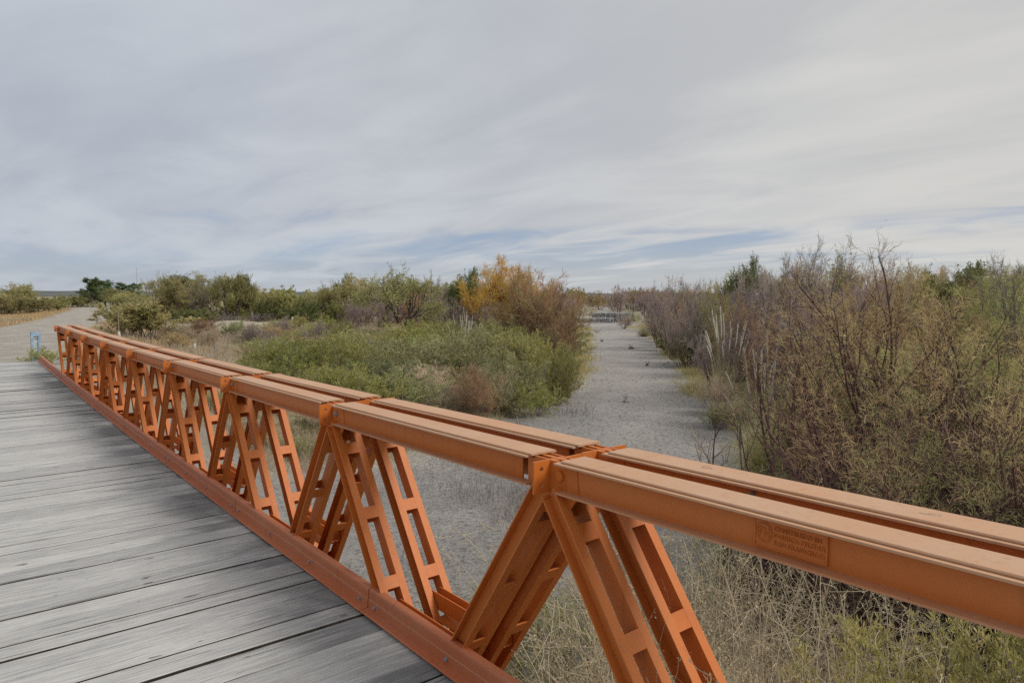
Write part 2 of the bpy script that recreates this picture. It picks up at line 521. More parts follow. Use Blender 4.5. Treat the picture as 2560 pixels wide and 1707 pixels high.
# ------------------------------------------------------------------ the bridge
L, S0 = 1.9992, 2.008                      # panel length, station of the first node ahead of the camera
X1, X2 = 1.761, 2.020                      # outer flange lines of the two parallel trusses
WID, HGT = 0.165, 0.118                    # chord width and depth
ZTOP = 1.082


def sag(s):
    return .00314 * ((s - S0) / L - 4) ** 2


bridge = tag(empty("truss_bridge"), "orange steel panel truss bridge with weathered grey plank deck", "bridge")

# meshes shared by all the panels (local: y along the bridge from the panel middle, z from the chord top)
HL = L / 2


def channel(mb, side, d, w_, y0, y1, ext=0.0, M=None, t=.007):
    """one channel with outward toes; side 0 = toes toward -x, side 1 = toes toward +x; z from 0 down to -d"""
    e, mt, ml = (ext, 1, 2) if ext else (0, 0, 0)
    if side == 0:
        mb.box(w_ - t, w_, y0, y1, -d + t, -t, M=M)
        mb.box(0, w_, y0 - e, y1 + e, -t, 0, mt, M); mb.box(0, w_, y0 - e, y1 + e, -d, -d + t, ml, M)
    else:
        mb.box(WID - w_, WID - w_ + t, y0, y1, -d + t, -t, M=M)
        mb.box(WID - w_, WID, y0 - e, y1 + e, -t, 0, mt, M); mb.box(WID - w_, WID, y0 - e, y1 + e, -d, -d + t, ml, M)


mb = MB()
channel(mb, 0, HGT, .050, -HL + .172, HL - .136, .072)
channel(mb, 1, HGT, .050, -HL + .172, HL - .136, .072)
for yy in (-.62, 0, .62):                                     # diaphragms seen from below
    mb.box(.0505, .1145, yy - .004, yy + .004, -HGT + .012, -.012)
ME_CHORD = mb.mesh("top_chord", M_PAINT, M_TOP, M_LEDGE)


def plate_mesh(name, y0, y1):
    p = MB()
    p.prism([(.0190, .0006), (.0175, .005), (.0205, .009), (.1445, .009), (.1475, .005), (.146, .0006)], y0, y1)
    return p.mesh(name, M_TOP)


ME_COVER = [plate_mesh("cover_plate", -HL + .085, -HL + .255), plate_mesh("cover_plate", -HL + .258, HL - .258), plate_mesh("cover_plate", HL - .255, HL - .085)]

# diagonals: from near the node at the top to the apex under the panel middle
TOPP, BOTP = Vector((0, HL - .045, -.150)), Vector((0, .030, -1.490))
LEGLEN = (BOTP - TOPP).length
LEGD, LEGW = .084, .044


def leg_matrix(sgn):
    a, b = Vector((0, sgn * TOPP.y, TOPP.z)), Vector((0, sgn * BOTP.y, BOTP.z))
    yv = (b - a).normalized()
    up = Vector((0, -sgn * yv.z, sgn * yv.y)) if False else Vector((1, 0, 0)).cross(yv)
    if up.z < 0:
        up = -up
    xv = yv.cross(up)
    M = Matrix(((1, 0, 0), (0, yv.y, up.y), (0, yv.z, up.z))).to_4x4()
    M.translation = a + up * (LEGD / 2)
    return M


ME_LEG, LEG_M = {}, {}
for sgn in (1, -1):
    M = leg_matrix(sgn); LEG_M[sgn] = M
    p = MB()
    channel(p, 0, LEGD, LEGW, -.035, LEGLEN, M=M, t=.006)
    channel(p, 1, LEGD, LEGW, -.035, LEGLEN, M=M, t=.006)
    p.box(.0445, .1205, -.05, .075, -LEGD + .012, -LEGD + .02, M=M)
    ME_LEG[sgn] = p.mesh("diagonal", M_PAINT)
BAT_T = [.155, .565, .975, 1.385]
ME_BAT = {}
for sgn in (1, -1):
    for k, t0 in enumerate(BAT_T):
        p = MB()
        p.box(.0443, .1207, t0 - .035, t0 + .035, -.0085, -.0005, M=LEG_M[sgn])
        p.box(.0443, .1207, t0 - .035, t0 + .035, -LEGD + .0005, -LEGD + .0085, M=LEG_M[sgn])
        ME_BAT[sgn, k] = p.mesh("batten_plate", M_PAINT)

# tie between the two diagonals just above the apex
p = MB()
zt = -1.02
hy = .33
for x0, x1, xf in ((.049, .055, .049), (.110, .116, .085)):
    p.box(x0, x1, -hy, hy, zt - .085, zt)
    p.box(min(x0, xf), max(x1, xf + .031), -hy, hy, zt - .091, zt - .0855)
p.box(.02, .145, -.24, .24, zt - .135, zt - .128)
ME_TIE = p.mesh("apex_tie", M_PAINT)
p = MB()
p.box(-.01, .175, -.16, .16, -1.52, -1.512)
p.box(.03, .04, -.17, .17, -1.6, -1.40); p.box(.125, .135, -.17, .17, -1.6, -1.40)
ME_APEX = p.mesh("apex_block", M_PAINT)
p = MB()
p.box(.042, .060, -L / 2 + .12, L / 2 - .12, -1.59, -1.49); p.box(.105, .123, -L / 2 + .12, L / 2 - .12, -1.59, -1.49)
ME_BOT = p.mesh("bottom_chord", M_PAINT)

# node: interleaved lugs, pinned, with a transverse connection plate
p = MB()
for x0, x1 in ((.039, .049), (.074, .091), (.116, .126)):
    p.box(x0, x1, -.090, .090, -.112, -.003)
p.box(.0495, .0735, -.020, .020, -.105, -.0045); p.box(.0915, .1155, -.020, .020, -.105, -.0045)
p.box(.055, .063, -.172, .1455, -.108, -.008); p.box(.102, .110, -.172, .1455, -.108, -.008)
prof = [(-.150, -.0125), (-.0905, -.0125), (-.0905, -.1125), (.0905, -.1125), (.0905, -.0125), (.132, -.0125), (.132, -.1125), (.092, -.185), (.055, -.215), (-.055, -.215), (-.105, -.185), (-.162, -.1125)]
n_ = len(prof)
for x0, x1 in ((.0395, .0485), (.1165, .1255)):
    vs = [(x, y, z) for x in (x0, x1) for y, z in prof]
    p.add(vs, [tuple(range(n_)), tuple(range(2 * n_ - 1, n_ - 1, -1))] + [(i_, n_ + i_, n_ + (i_ + 1) % n_, (i_ + 1) % n_) for i_ in range(n_)])
ME_NODE = p.mesh("node_lugs", M_PAINT)


def holed_plate(x0, x1, z0, z1, t=.010, r=.0095, n=16):
    """transverse plate with two bolt holes, in the x,z plane"""
    p = MB(); zm = (z0 + z1) / 2
    for a, b in ((z0, zm), (zm, z1)):
        cx, cz = (x0 + x1) / 2 - .004, (a + b) / 2
        outer, inner = [], []
        for i in range(n):
            th = 2 * math.pi * (i + .5) / n
            c, s = math.cos(th), math.sin(th)
            k = min((x1 - cx if c > 0 else cx - x0) / max(abs(c), 1e-6), (b - cz) / max(abs(s), 1e-6))
            outer.append((cx + c * k, cz + s * k)); inner.append((cx + c * r, cz + s * r))
        for cxn, czn in ((x0, a), (x1, a), (x1, b), (x0, b)):       # snap the nearest outer point to each corner
            j = min(range(n), key=lambda q: (outer[q][0] - cxn) ** 2 + (outer[q][1] - czn) ** 2)
            outer[j] = (cxn, czn)
        vs = [(x, y, z) for y in (-t / 2, t / 2) for ring in (outer, inner) for x, z in ring]
        fs = []
        for i in range(n):
            j = (i + 1) % n
            fs += [(i, j, n + j, n + i), (2 * n + j, 2 * n + i, 3 * n + i, 3 * n + j), (n + i, n + j, 3 * n + j, 3 * n + i), (j, i, 2 * n + i, 2 * n + j)]
        p.add(vs, fs)
    me = p.mesh("node_plate", M_PAINT)
    return me


ME_NPLATE = holed_plate(-.046, .0388, -.128, -.001)
ME_NPLATE2 = holed_plate(.1262, .212, -.118, -.004)
p = MB(); p.cyl((.0392, 0, 0), (-1, 0, 0), .0215, .011, 20, .0205); p.cyl((.0281, 0, 0), (-1, 0, 0), .0185, .0015, 20, .0165)
ME_PIN = p.mesh("pin", M_PAINT)
p = MB(); p.cyl((.0392, 0, 0), (-1, 0, 0), .017, .010, 6); p.cyl((.0291, 0, 0), (-1, 0, 0), .0085, .010, 10)
ME_PINB = p.mesh("pin_bolt", M_GALV)
p = MB(); p.cyl((0, 0, 0), (0, -1, 0), .010, .012, 6); p.cyl((0, -.012, 0), (0, -1, 0), .006, .010, 8)
ME_BOLT = p.mesh("bolt", M_GALV)

JN = range(-2, 9)
for xo, truss in ((X1, 'inner'), (X2, 'outer')):
    for j in JN:
        s = S0 + j * L; z = ZTOP + sag(s)
        nd = link("node_joint", ME_NODE, bridge, (xo, s, z))
        link("node_plate", ME_NPLATE, nd)
        if truss == 'inner':
            link("node_plate", ME_NPLATE2, nd, (0, .0, 0))
            bl = link("bolt", ME_BOLT, nd, (.165, -.006, -.03))
        else:
            pl_ = link("node_plate", ME_NPLATE, nd, (.165, 0, 0), (0, 0, math.pi))
        pn = link("pin", ME_PIN if j <= 0 or truss == 'outer' else ME_PINB, nd, (0, -.062, -.055))
        link("pin", ME_PIN, nd, (0, .066, -.055))
        if j == JN[-1]:
            continue
        s2 = s + L; z2 = ZTOP + sag(s2)
        tilt = math.atan2(z2 - z, L)
        mid = (xo, (s + s2) / 2, (z + z2) / 2); rot = (tilt, 0, 0)
        ch = link("top_chord", ME_CHORD, bridge, mid, rot)
        for me in ME_COVER:
            link("cover_plate", me, ch)
        for sgn in (1, -1):
            lg = link("diagonal", ME_LEG[sgn], bridge, mid, rot)
            for k in range(4):
                link("batten_plate", ME_BAT[sgn, k], lg)
        ap = link("apex_block", ME_APEX, bridge, mid, rot)
        link("apex_tie", ME_TIE, ap)
        if j < JN[-2]:
            link("bottom_chord", ME_BOT, bridge, (xo, s2, z2), rot)
        if j == -1 and truss == 'inner':
            NEAR_CHORD, NEAR_MID = ch, mid
        if j == -1 and truss == 'outer':
            NEAR_REAR = ch
            NEAR_REAR_MID = mid


def text_mesh(name, body, size, depth, material, align='LEFT'):
    cu = bpy.data.curves.new(name, 'FONT')
    cu.body = body; cu.size = size; cu.extrude = depth; cu.align_x = align; cu.resolution_u = 3
    o = bpy.data.objects.new(name, cu); COL.objects.link(o)
    bpy.context.view_layer.update()
    me = bpy.data.meshes.new_from_object(o.evaluated_get(bpy.context.evaluated_depsgraph_get()))
    bpy.data.objects.remove(o); bpy.data.curves.remove(cu)
    me.materials.clear(); me.materials.append(material); me.name = name
    return me


def stretch(me, width, height, x0, y0):
    n = len(me.vertices); co = np.empty(n * 3, np.float32); me.vertices.foreach_get('co', co); co = co.reshape(-1, 3)
    lo, hi = co.min(0), co.max(0)
    co[:, 0] = (co[:, 0] - lo[0]) / (hi[0] - lo[0]) * width + x0
    co[:, 1] = (co[:, 1] - lo[1]) / (hi[1] - lo[1]) * height + y0
    me.vertices.foreach_set('co', co.ravel()); me.update()
    return me


# cast maker's plate on the web of the nearest panel; plate frame: u to the reader's right (-y), v up
PY, PZ, PW, PH = 1.114, 1.046, .219, .0845
pm = MB()
pm.box(0, PW, 0, PH, 0, .006)
for a in ((0, .004, 0, PH), (PW - .004, PW, 0, PH), (.004, PW - .004, 0, .004), (.004, PW - .004, PH - .004, PH)):
    pm.box(a[0], a[1], a[2], a[3], .0062, .0082)
ME_MPLATE = pm.mesh("maker_plate", M_PLATE)
Mx = Matrix(((0, 0, -1, X1 + .0428), (-1, 0, 0, PY), (0, 1, 0, PZ), (0, 0, 0, 1)))
chord_inv = (Matrix.Translation(Vector(NEAR_MID)) @ NEAR_CHORD.rotation_euler.to_matrix().to_4x4()).inverted()


def on_plate(name, me):
    o = link(name, me, NEAR_CHORD)
    o.matrix_local = chord_inv @ Mx
    return o


on_plate("maker_plate", ME_MPLATE)
for i, (txt, y0, wd) in enumerate((("CONSTRUIDO EN", .0565, .138), ("FABRICA MILITAR", .0365, .150), ("SAN FRANCISCO", .0165, .147))):
    me = stretch(text_mesh("raised_lettering", txt, .02, .0022, M_PLATE), wd, .0125, .063, y0)
    co = np.empty(len(me.vertices) * 3, np.float32); me.vertices.foreach_get('co', co); co = co.reshape(-1, 3); co[:, 2] += .0074
    me.vertices.foreach_set('co', co.ravel())
    on_plate("raised_lettering", me)
em = MB()
for i in range(28):                                             # ring of the emblem
    a0, a1 = 2 * math.pi * i / 28, 2 * math.pi * (i + 1) / 28
    for r0, r1 in ((.0205, .0232), (.0262, .0278)):
        q = [(.032 + r * math.cos(a), .044 + r * 1.08 * math.sin(a), z) for z in (.006, .0086) for a, r in ((a0, r0), (a0, r1), (a1, r1), (a1, r0))]
        em.add(q, [(4, 5, 6, 7), (0, 1, 5, 4), (2, 3, 7, 6)])
for a in ((.018, .021, .034, .056), (.018, .030, .0545, .0575), (.018, .027, .0445, .047), (.032, .0345, .028, .058), (.0455, .048, .032, .056)):
    em.box(a[0], a[1], a[2], a[3], .006, .0088)
for dx in (.0335, .0465):                                        # the strokes of the M
    q = Matrix.Translation((dx, .056, 0)) @ Matrix.Rotation(.36 if dx < .04 else -.36, 4, 'Z')
    em.box(-.0013, .0013, -.018, 0, .006, .0087, M=q)
on_plate("raised_emblem", em.mesh("raised_emblem", M_PLATE))

# marker-pen scribbles on the outer cover plate
rear_inv = (Matrix.Translation(Vector(NEAR_REAR_MID)) @ NEAR_REAR.rotation_euler.to_matrix().to_4x4()).inverted()


def scribble(strokes, x0, y0):
    """thin strokes in plate coordinates: u toward -y, v toward +x"""
    p = MB()
    for st in strokes:
        for (u0, v0), (u1, v1) in zip(st, st[1:]):
            a, b = Vector((x0 + v0, y0 - u0, 0)), Vector((x0 + v1, y0 - u1, 0))
            d = (b - a).normalized(); n = Vector((-d.y, d.x, 0)) * .0011
            p.add([a - n, b - n, b + n, a + n], [(0, 1, 2, 3)])
    o = link("marker_scribble", p.mesh("marker_scribble", M_INK), NEAR_REAR)
    zz = ZTOP + sag(y0) + .0102
    o.matrix_local = rear_inv @ Matrix.Translation((0, 0, zz))


def arc(cx, cy, rx, ry, a0, a1, n=9):
    return [(cx + rx * math.cos(math.radians(a0 + (a1 - a0) * i / n)), cy + ry * math.sin(math.radians(a0 + (a1 - a0) * i / n))) for i in range(n + 1)]


scribble([arc(.012, .016, .012, .018, 60, 320), [(.026, -.004), (.03, .024)], [(.03, .012), (.042, .014), (.042, -.003)], arc(.054, .006, .006, .009, 0, 360),
          [(.064, -.003), (.066, .015)], arc(.071, .006, .005, .009, 170, 0), [(.076, .006), (.077, -.003)], arc(.088, .006, .007, .009, 20, 330), arc(.103, .006, .007, .009, 0, 360)], 2.095, 1.52)
scribble([[(.0, .012), (.03, .028), (.1, .03)], [(-.02, .0), (.04, .004), (.085, .002)], arc(.04, .016, .012, .007, 0, 300), arc(.062, .015, .01, .008, 30, 330), arc(.083, .013, .008, .007, 0, 360),
          [(.095, .004), (.1, .02), (.108, .006)], arc(.118, .012, .008, .008, 0, 340), [(.13, .02), (.142, .002), (.158, .024)], [(.142, .002), (.122, -.014)]], 2.100, .77)

p = MB(); p.cyl((0, 0, 0), (-1, 0, 0), .011, .012, 6); p.cyl((-.012, 0, 0), (-1, 0, 0), .0065, .012, 8)
o = link("bolt", p.mesh("bolt", M_GALV), NEAR_REAR)
o.matrix_local = rear_inv @ Matrix.Translation((X2 + .0425, 1.285, ZTOP + sag(1.285) - .035))
# kerb rail: 2.31 m lengths, bolted
KL = 2.31
prof = [(1.683, .001), (1.6825, .007), (1.690, .009), (1.734, .011), (1.7355, .056), (1.7375, .0595), (1.7405, .0605), (1.742, .100), (1.745, .111), (1.752, .117), (1.763, .119), (1.781, .118),
        (1.789, .112), (1.790, .010), (1.783, .004), (1.783, .001)]
p = MB(); p.prism(prof, -KL / 2 + .002, KL / 2 - .002); ME_KERB = p.mesh("kerb_rail", M_KERB)
p = MB(); p.box(1.7352, 1.7366, -KL / 2 + .004, KL / 2 - .004, .0565, .0588); ME_SEAM = p.mesh("weld_seam", M_TOP)
p = MB(); p.cyl((1.7352, 0, 0), (-1, 0, 0), .0118, .007, 6); p.cyl((1.7282, 0, 0), (-1, 0, 0), .0065, .006, 8); ME_KBOLT = p.mesh("bolt", M_GALV)
for k in range(-3, 8):
    y0 = 3.445 + k * KL; y1 = y0 + KL; z0, z1 = sag(y0), sag(y1)
    kr = link("kerb_rail", ME_KERB, bridge, (.002 * math.sin(k * 5.1), (y0 + y1) / 2, (z0 + z1) / 2), (math.atan2(z1 - z0, KL), 0, .0012 * math.sin(k * 2.3)))
    link("weld_seam", ME_SEAM, kr)
    for q in (.09, .805, 1.52, 2.23):
        link("bolt", ME_KBOLT, kr, (0, q - KL / 2, .034))

# deck planks, each its own piece
wide = [2.62, 3.42, 4.22, 4.81, 5.59, 6.19, 7.39, 8.2, 9.05, 9.85, 10.7, 11.4, 12.3, 13.2, 14.0, 15.1, 16.0, 16.9, 17.9, 18.8, 19.7, 20.7, 21.62]
edges = []
r = np.random.default_rng(5)
yy = -3.4
bounds = [-3.4, -2.6, -1.8, -1.0, -.2, .6, 1.3, 2.0] + wide
for a, b in zip(bounds, bounds[1:]):
    n = max(2, round((b - a) / .205)); wts = r.uniform(.8, 1.2, n); cuts = a + np.concatenate([[0], np.cumsum(wts) / wts.sum()]) * (b - a)
    g_ = r.choice([.0016, .002, .003, .0048], n + 1)
    for i in range(n):
        edges.append((cuts[i] + (.010 if i == 0 else g_[i]), cuts[i + 1] - (.010 if i == n - 1 else g_[i + 1])))
for pi_, (a, b) in enumerate(edges):
    K = 11
    xsn = np.linspace(-2.15, 1.722 + r.uniform(-.012, .014), K)
    wa = np.cumsum(r.normal(0, .0013, K)); wb = np.cumsum(r.normal(0, .0013, K))
    wa -= np.linspace(wa[0], wa[-1], K) * .6; wb -= np.linspace(wb[0], wb[-1], K) * .6
    lo = np.clip(a + wa, a - .0014 if a - math.floor(a) else a, None); hi = b + np.minimum(wb, .0012)
    top = -.005 + r.uniform(-.004, .003) + np.cumsum(r.normal(0, .0007, K)); tl = r.uniform(-.004, .004)
    vs, fs = [], []
    ch_ = .004
    for k in range(K):
        x = xsn[k]
        vs += [(x, lo[k], -.062), (x, lo[k], top[k] - ch_ - tl), (x, lo[k] + ch_, top[k] - tl), (x, hi[k] - ch_, top[k] + tl), (x, hi[k], top[k] - ch_ + tl), (x, hi[k], -.062)]
    ms = []
    for k in range(K - 1):
        for q in range(6):
            i0, i1 = k * 6 + q, k * 6 + (q + 1) % 6
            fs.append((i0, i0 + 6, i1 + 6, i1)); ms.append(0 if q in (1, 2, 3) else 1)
    fs += [tuple(range(6)), tuple((K - 1) * 6 + q for q in range(5, -1, -1))]
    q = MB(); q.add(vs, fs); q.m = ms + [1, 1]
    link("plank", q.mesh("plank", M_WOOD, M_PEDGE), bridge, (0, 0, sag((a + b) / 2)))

# stringers and cross girders under the deck
for k, xx in enumerate((-1.7, -.85, 0, .85, 1.62)):
    q = MB(); q.box(xx - .05, xx + .05, -3.3, 21.5, -.20, -.066 - .003)
    link("stringer", q.mesh("stringer", M_RUST), bridge)
for j in range(-2, 8):
    s = S0 + (j + .5) * L; z = sag(s)
    q = MB(); q.box(-2.3, 2.19, s - .06, s + .06, -.215 + z, -.203 + z); q.box(-2.3, 2.19, s - .006, s + .006, -.42 + z, -.2155 + z); q.box(-2.3, 2.19, s - .06, s + .06, -.432 + z, -.4205 + z)
    link("cross_girder", q.mesh("cross_girder", M_PAINT), bridge)
q = MB(); q.box(-2.6, 2.7, 17.4, 19.2, -3.6, -.46); q.box(-2.6, 2.7, 18.9, 22.2, -2.6, -.215)
link("abutment", q.mesh("abutment", M_CONC), bridge)
q = MB(); q.box(-2.6, 2.7, -6.0, -3.2, -3.6, -.215)
link("abutment", q.mesh("abutment", M_CONC), bridge)

# ------------------------------------------------------------------ plants
def unit(v):
    return v / np.maximum(np.linalg.norm(v, axis=-1, keepdims=True), 1e-9)


def perp(T, rng):
    q = rng.normal(size=T.shape)
    q -= (q * T).sum(-1, keepdims=True) * T
    return unit(q)


def shoot(pos, d, ln, K, jit, trop, rng):
    """N curved shoots as (N,K,3) points"""
    n = len(pos); Pn = np.empty((n, K, 3)); Pn[:, 0] = pos; d = unit(d)
    step = (ln / (K - 1))[:, None]
    trop = np.asarray(trop, float)
    for k in range(1, K):
        d = unit(d + rng.normal(0, jit, (n, 3)) + trop)
        Pn[:, k] = Pn[:, k - 1] + d * step
    return Pn


def stems(n, rng, base, lean, ln, K=7, jit=.12, trop=(0, 0, .06), r0=.02, taper=.25):
    az = rng.uniform(0, 2 * np.pi, n); le = np.radians(rng.uniform(lean[0], lean[1], n))
    d = np.stack([np.cos(az) * np.sin(le), np.sin(az) * np.sin(le), np.cos(le)], -1)
    rr = base * np.sqrt(rng.uniform(0, 1, n))
    pos = np.stack([np.cos(az) * rr, np.sin(az) * rr, np.full(n, -.03)], -1)
    Pn = shoot(pos, d, rng.uniform(ln[0], ln[1], n), K, jit, trop, rng)
    R = r0 * rng.uniform(.6, 1.2, n)[:, None] * np.linspace(1, taper, K)[None]
    return Pn, R


def kids(Pn, R, m, rng, t0=.25, t1=1.0, ang=(25, 60), ln=(.2, .5), K=5, jit=.15, trop=(0, 0, .03), rs=.6, taper=.3, rel=True, rmin=.0015):
    n, Kp, _ = Pn.shape
    t = t0 + (t1 - t0) * (np.arange(m)[None] + rng.uniform(0, 1, (n, m))) / m
    f = t * (Kp - 1); i = np.minimum(f.astype(int), Kp - 2); fr = (f - i)[..., None]
    idx = np.arange(n)[:, None]
    a, b = Pn[idx, i], Pn[idx, i + 1]
    pos = (a + (b - a) * fr).reshape(-1, 3); T = unit(b - a).reshape(-1, 3)
    rad = (R[idx, i] * (1 - fr[..., 0]) + R[idx, i + 1] * fr[..., 0]).reshape(-1)
    th = np.radians(rng.uniform(ang[0], ang[1], len(pos)))[:, None]
    d = T * np.cos(th) + perp(T, rng) * np.sin(th)
    l_ = rng.uniform(ln[0], ln[1], len(pos))
    if rel:
        pl_ = np.linalg.norm(np.diff(Pn, axis=1), axis=-1).sum(1)
        l_ = l_ * (pl_[:, None] * (1.15 - .6 * t)).reshape(-1)
    Q = shoot(pos, d, l_, K, jit, trop, rng)
    RR = np.maximum(rad * rs, rmin)[:, None] * np.linspace(1, taper, K)[None]
    return Q, RR


class Geo:
    def __init__(self):
        self.v, self.f, self.n = [], [], 0
    def _add(self, v, f):
        self.v.append(v.reshape(-1, 3)); self.f.append(f + self.n); self.n += len(self.v[-1])
    def tubes(self, Pn, R, S=4):
        n, K, _ = Pn.shape
        T = unit(np.gradient(Pn, axis=1))
        ref = np.where(np.abs(T[..., 2:3]) > .9, np.array([1.0, 0, 0]), np.array([0, 0, 1.0]))
        A = unit(np.cross(T, ref)); B = np.cross(T, A)
        th = np.arange(S) * 2 * np.pi / S
        V = Pn[:, :, None] + R[:, :, None, None] * (A[:, :, None] * np.cos(th)[None, None, :, None] + B[:, :, None] * np.sin(th)[None, None, :, None])
        b = (np.arange(n)[:, None, None] * K + np.arange(K - 1)[None, :, None]) * S
        s = np.arange(S)[None, None]; s2 = (s + 1) % S
        self._add(V, np.stack([b + s, b + s2, b + S + s2, b + S + s], -1).reshape(-1, 4))
    def ribbons(self, Pn, W, rng):
        n, K, _ = Pn.shape
        T = unit(np.gradient(Pn, axis=1)); q = perp(T[:, :1], rng)
        side = unit(np.cross(T, np.cross(np.broadcast_to(q, T.shape), T)))
        W = np.broadcast_to(W, (n, K)) if np.ndim(W) else np.full((n, K), W)
        V = np.stack([Pn - side * W[..., None] / 2, Pn + side * W[..., None] / 2], 2)
        b = (np.arange(n)[:, None] * K + np.arange(K - 1)[None]) * 2
        self._add(V, np.stack([b, b + 1, b + 3, b + 2], -1).reshape(-1, 4))
    def leaves(self, pos, d, ln, wd, rng):
        side = perp(unit(d), rng); d = unit(d); ln = np.asarray(ln)[..., None]; wd = np.asarray(wd)[..., None]
        V = np.stack([pos, pos + d * ln * .45 + side * wd / 2, pos + d * ln, pos + d * ln * .45 - side * wd / 2], 1)
        b = np.arange(len(pos))[:, None] * 4
        self._add(V, b + np.arange(4)[None])
    def data(self):
        return np.concatenate(self.v), np.concatenate(self.f)


def along(Pn, m, rng, t0=.1, t1=1.0):
    n, K, _ = Pn.shape
    f = rng.uniform(t0, t1, (n, m)) * (K - 1); i = np.minimum(f.astype(int), K - 2); fr = (f - i)[..., None]; idx = np.arange(n)[:, None]
    a, b = Pn[idx, i], Pn[idx, i + 1]
    return (a + (b - a) * fr).reshape(-1, 3), unit(b - a).reshape(-1, 3)


def foliage(g, Pn, m, rng, ln, wd, spread=.8, t0=.1, drift=.0, up=.15):
    p_, T = along(Pn, m, rng, t0)
    if drift:
        p_ = p_ + rng.normal(0, drift, p_.shape)
    d = unit(T + rng.normal(0, spread, T.shape) + np.array([0, 0, up]))
    g.leaves(p_, d, rng.uniform(ln * .6, ln * 1.3, len(p_)), rng.uniform(wd * .6, wd * 1.2, len(p_)), rng)


class Proto:
    """parts: list of (part name, mesh) scaled so that the plant is 1 m tall"""
    def __init__(self, name, geos):
        data = [(nm, *g.data(), m) for nm, g, m in geos]
        h = max(np.percentile(v[:, 2], 100 if name == 'dry_weed' else 99.7) for _, v, _, _ in data)
        rad = np.percentile(np.concatenate([np.hypot(v[:, 0], v[:, 1]) for _, v, _, _ in data]), 97) / h
        self.name, self.h0, self.rad = name, h, rad
        self.parts = [(nm, np_mesh(name + "_" + nm, v / h, f, m)) for nm, v, f, m in data]


def tamarisk(seed, lean=(5, 55), leafm=None, tw=1.0, woodm='bark_red', twigm='twig_purple', n=13, m1=8, m2=7, m3=6, leaf=0, leaf_l=.05, leaf_w=.012, spr=.5, up=.05):
    rng = np.random.default_rng(seed)
    w_, t_ = Geo(), Geo()
    S, R = stems(n, rng, .35, lean, (2.3, 3.6), 9, .13, (0, 0, up), .034, .22)
    w_.tubes(S, R, 5)
    A, RA = kids(S, R, m1, rng, .22, 1, (18, 50), (.25, .5), 6, .17, (0, 0, .06), .6, .25)
    w_.tubes(A, RA, 3)
    B, RB = kids(A, RA, m2, rng, .15, 1, (18, 55), (.3, .6), 5, .2, (0, 0, .05), .6, .3, rmin=.003)
    t_.ribbons(B, np.maximum(RB * 2, .005) * tw, rng)
    C, RC = kids(B, RB, m3, rng, .1, 1, (15, 55), (.12, .34), 4, .22, (0, 0, .03), .6, .3, rel=False, rmin=.002)
    t_.ribbons(C, np.broadcast_to(np.array([.0055, .005, .004, .0015]) * tw, C.shape[:2]), rng)
    if leaf:
        foliage(t_, C, leaf, rng, leaf_l, leaf_w, spr)
    return Proto("tamarisk", [("branches", w_, P[woodm]), ("twigs", t_, P[leafm or twigm])])


def algarrobo(seed, lm='olive', dens=7, leaf_l=.10, leaf_w=.045, wood='bark', sparse=1.0):
    rng = np.random.default_rng(seed)
    w_, t_ = Geo(), Geo()
    S, R = stems(3, rng, .15, (8, 38), (1.5, 2.2), 8, .16, (0, 0, .05), .085, .5)
    w_.tubes(S, R, 7)
    A, RA = kids(S, R, 5, rng, .4, 1, (22, 55), (.75, 1.2), 8, .18, (0, 0, .015), .62, .28)
    w_.tubes(A, RA, 5)
    B, RB = kids(A, RA, 7, rng, .25, 1, (22, 60), (.35, .65), 6, .2, (0, 0, .03), .6, .28, rmin=.004)
    w_.tubes(B, RB, 3)
    C, RC = kids(B, RB, 6, rng, .2, 1, (20, 65), (.25, .55), 4, .22, (0, 0, -.01), .6, .3, rel=False, rmin=.003)
    w_.tubes(C, np.maximum(RC, .003), 3)
    D, RD = kids(C, RC, int(4 * sparse), rng, .2, 1, (25, 70), (.12, .3), 3, .25, (0, 0, -.04), .6, .3, rel=False, rmin=.002)
    t_.ribbons(D, .006, rng)
    foliage(t_, D, dens, rng, leaf_l, leaf_w, .9, 0.0, .03)
    return Proto("algarrobo", [("trunk", w_, P[wood]), ("crown", t_, P[lm])])


def shrub(seed, lm, wm='bark_grey', n=34, lean=(0, 62), ln=(.7, 1.15), m1=7, m2=4, dens=8, leaf_l=.055, leaf_w=.018, up=.10, droop=.0):
    rng = np.random.default_rng(seed)
    w_, t_ = Geo(), Geo()
    S, R = stems(n, rng, .28, lean, ln, 6, .14, (0, 0, up), .010, .3)
    w_.tubes(S, R, 3)
    A, RA = kids(S, R, m1, rng, .3, 1, (20, 55), (.25, .5), 5, .18, (0, 0, .07 - droop), .6, .3)
    w_.tubes(A, np.maximum(RA, .0025), 3)
    B, RB = kids(A, RA, m2, rng, .2, 1, (20, 60), (.3, .7), 3, .2, (0, 0, .06 - droop), .6, .3)
    t_.ribbons(B, .004, rng)
    if dens:
        foliage(t_, B, dens, rng, leaf_l, leaf_w, .6, 0, .01, .25)
        foliage(t_, A, dens, rng, leaf_l, leaf_w, .6, .4, .01, .25)
    else:
        C, RC = kids(B, RB, 5, rng, .1, 1, (20, 70), (.08, .2), 3, .25, (0, 0, .02), .6, .3, rel=False)
        t_.ribbons(C, .0045, rng)
    return Proto("shrub", [("branches", w_, P[wm]), ("foliage", t_, P[lm])])


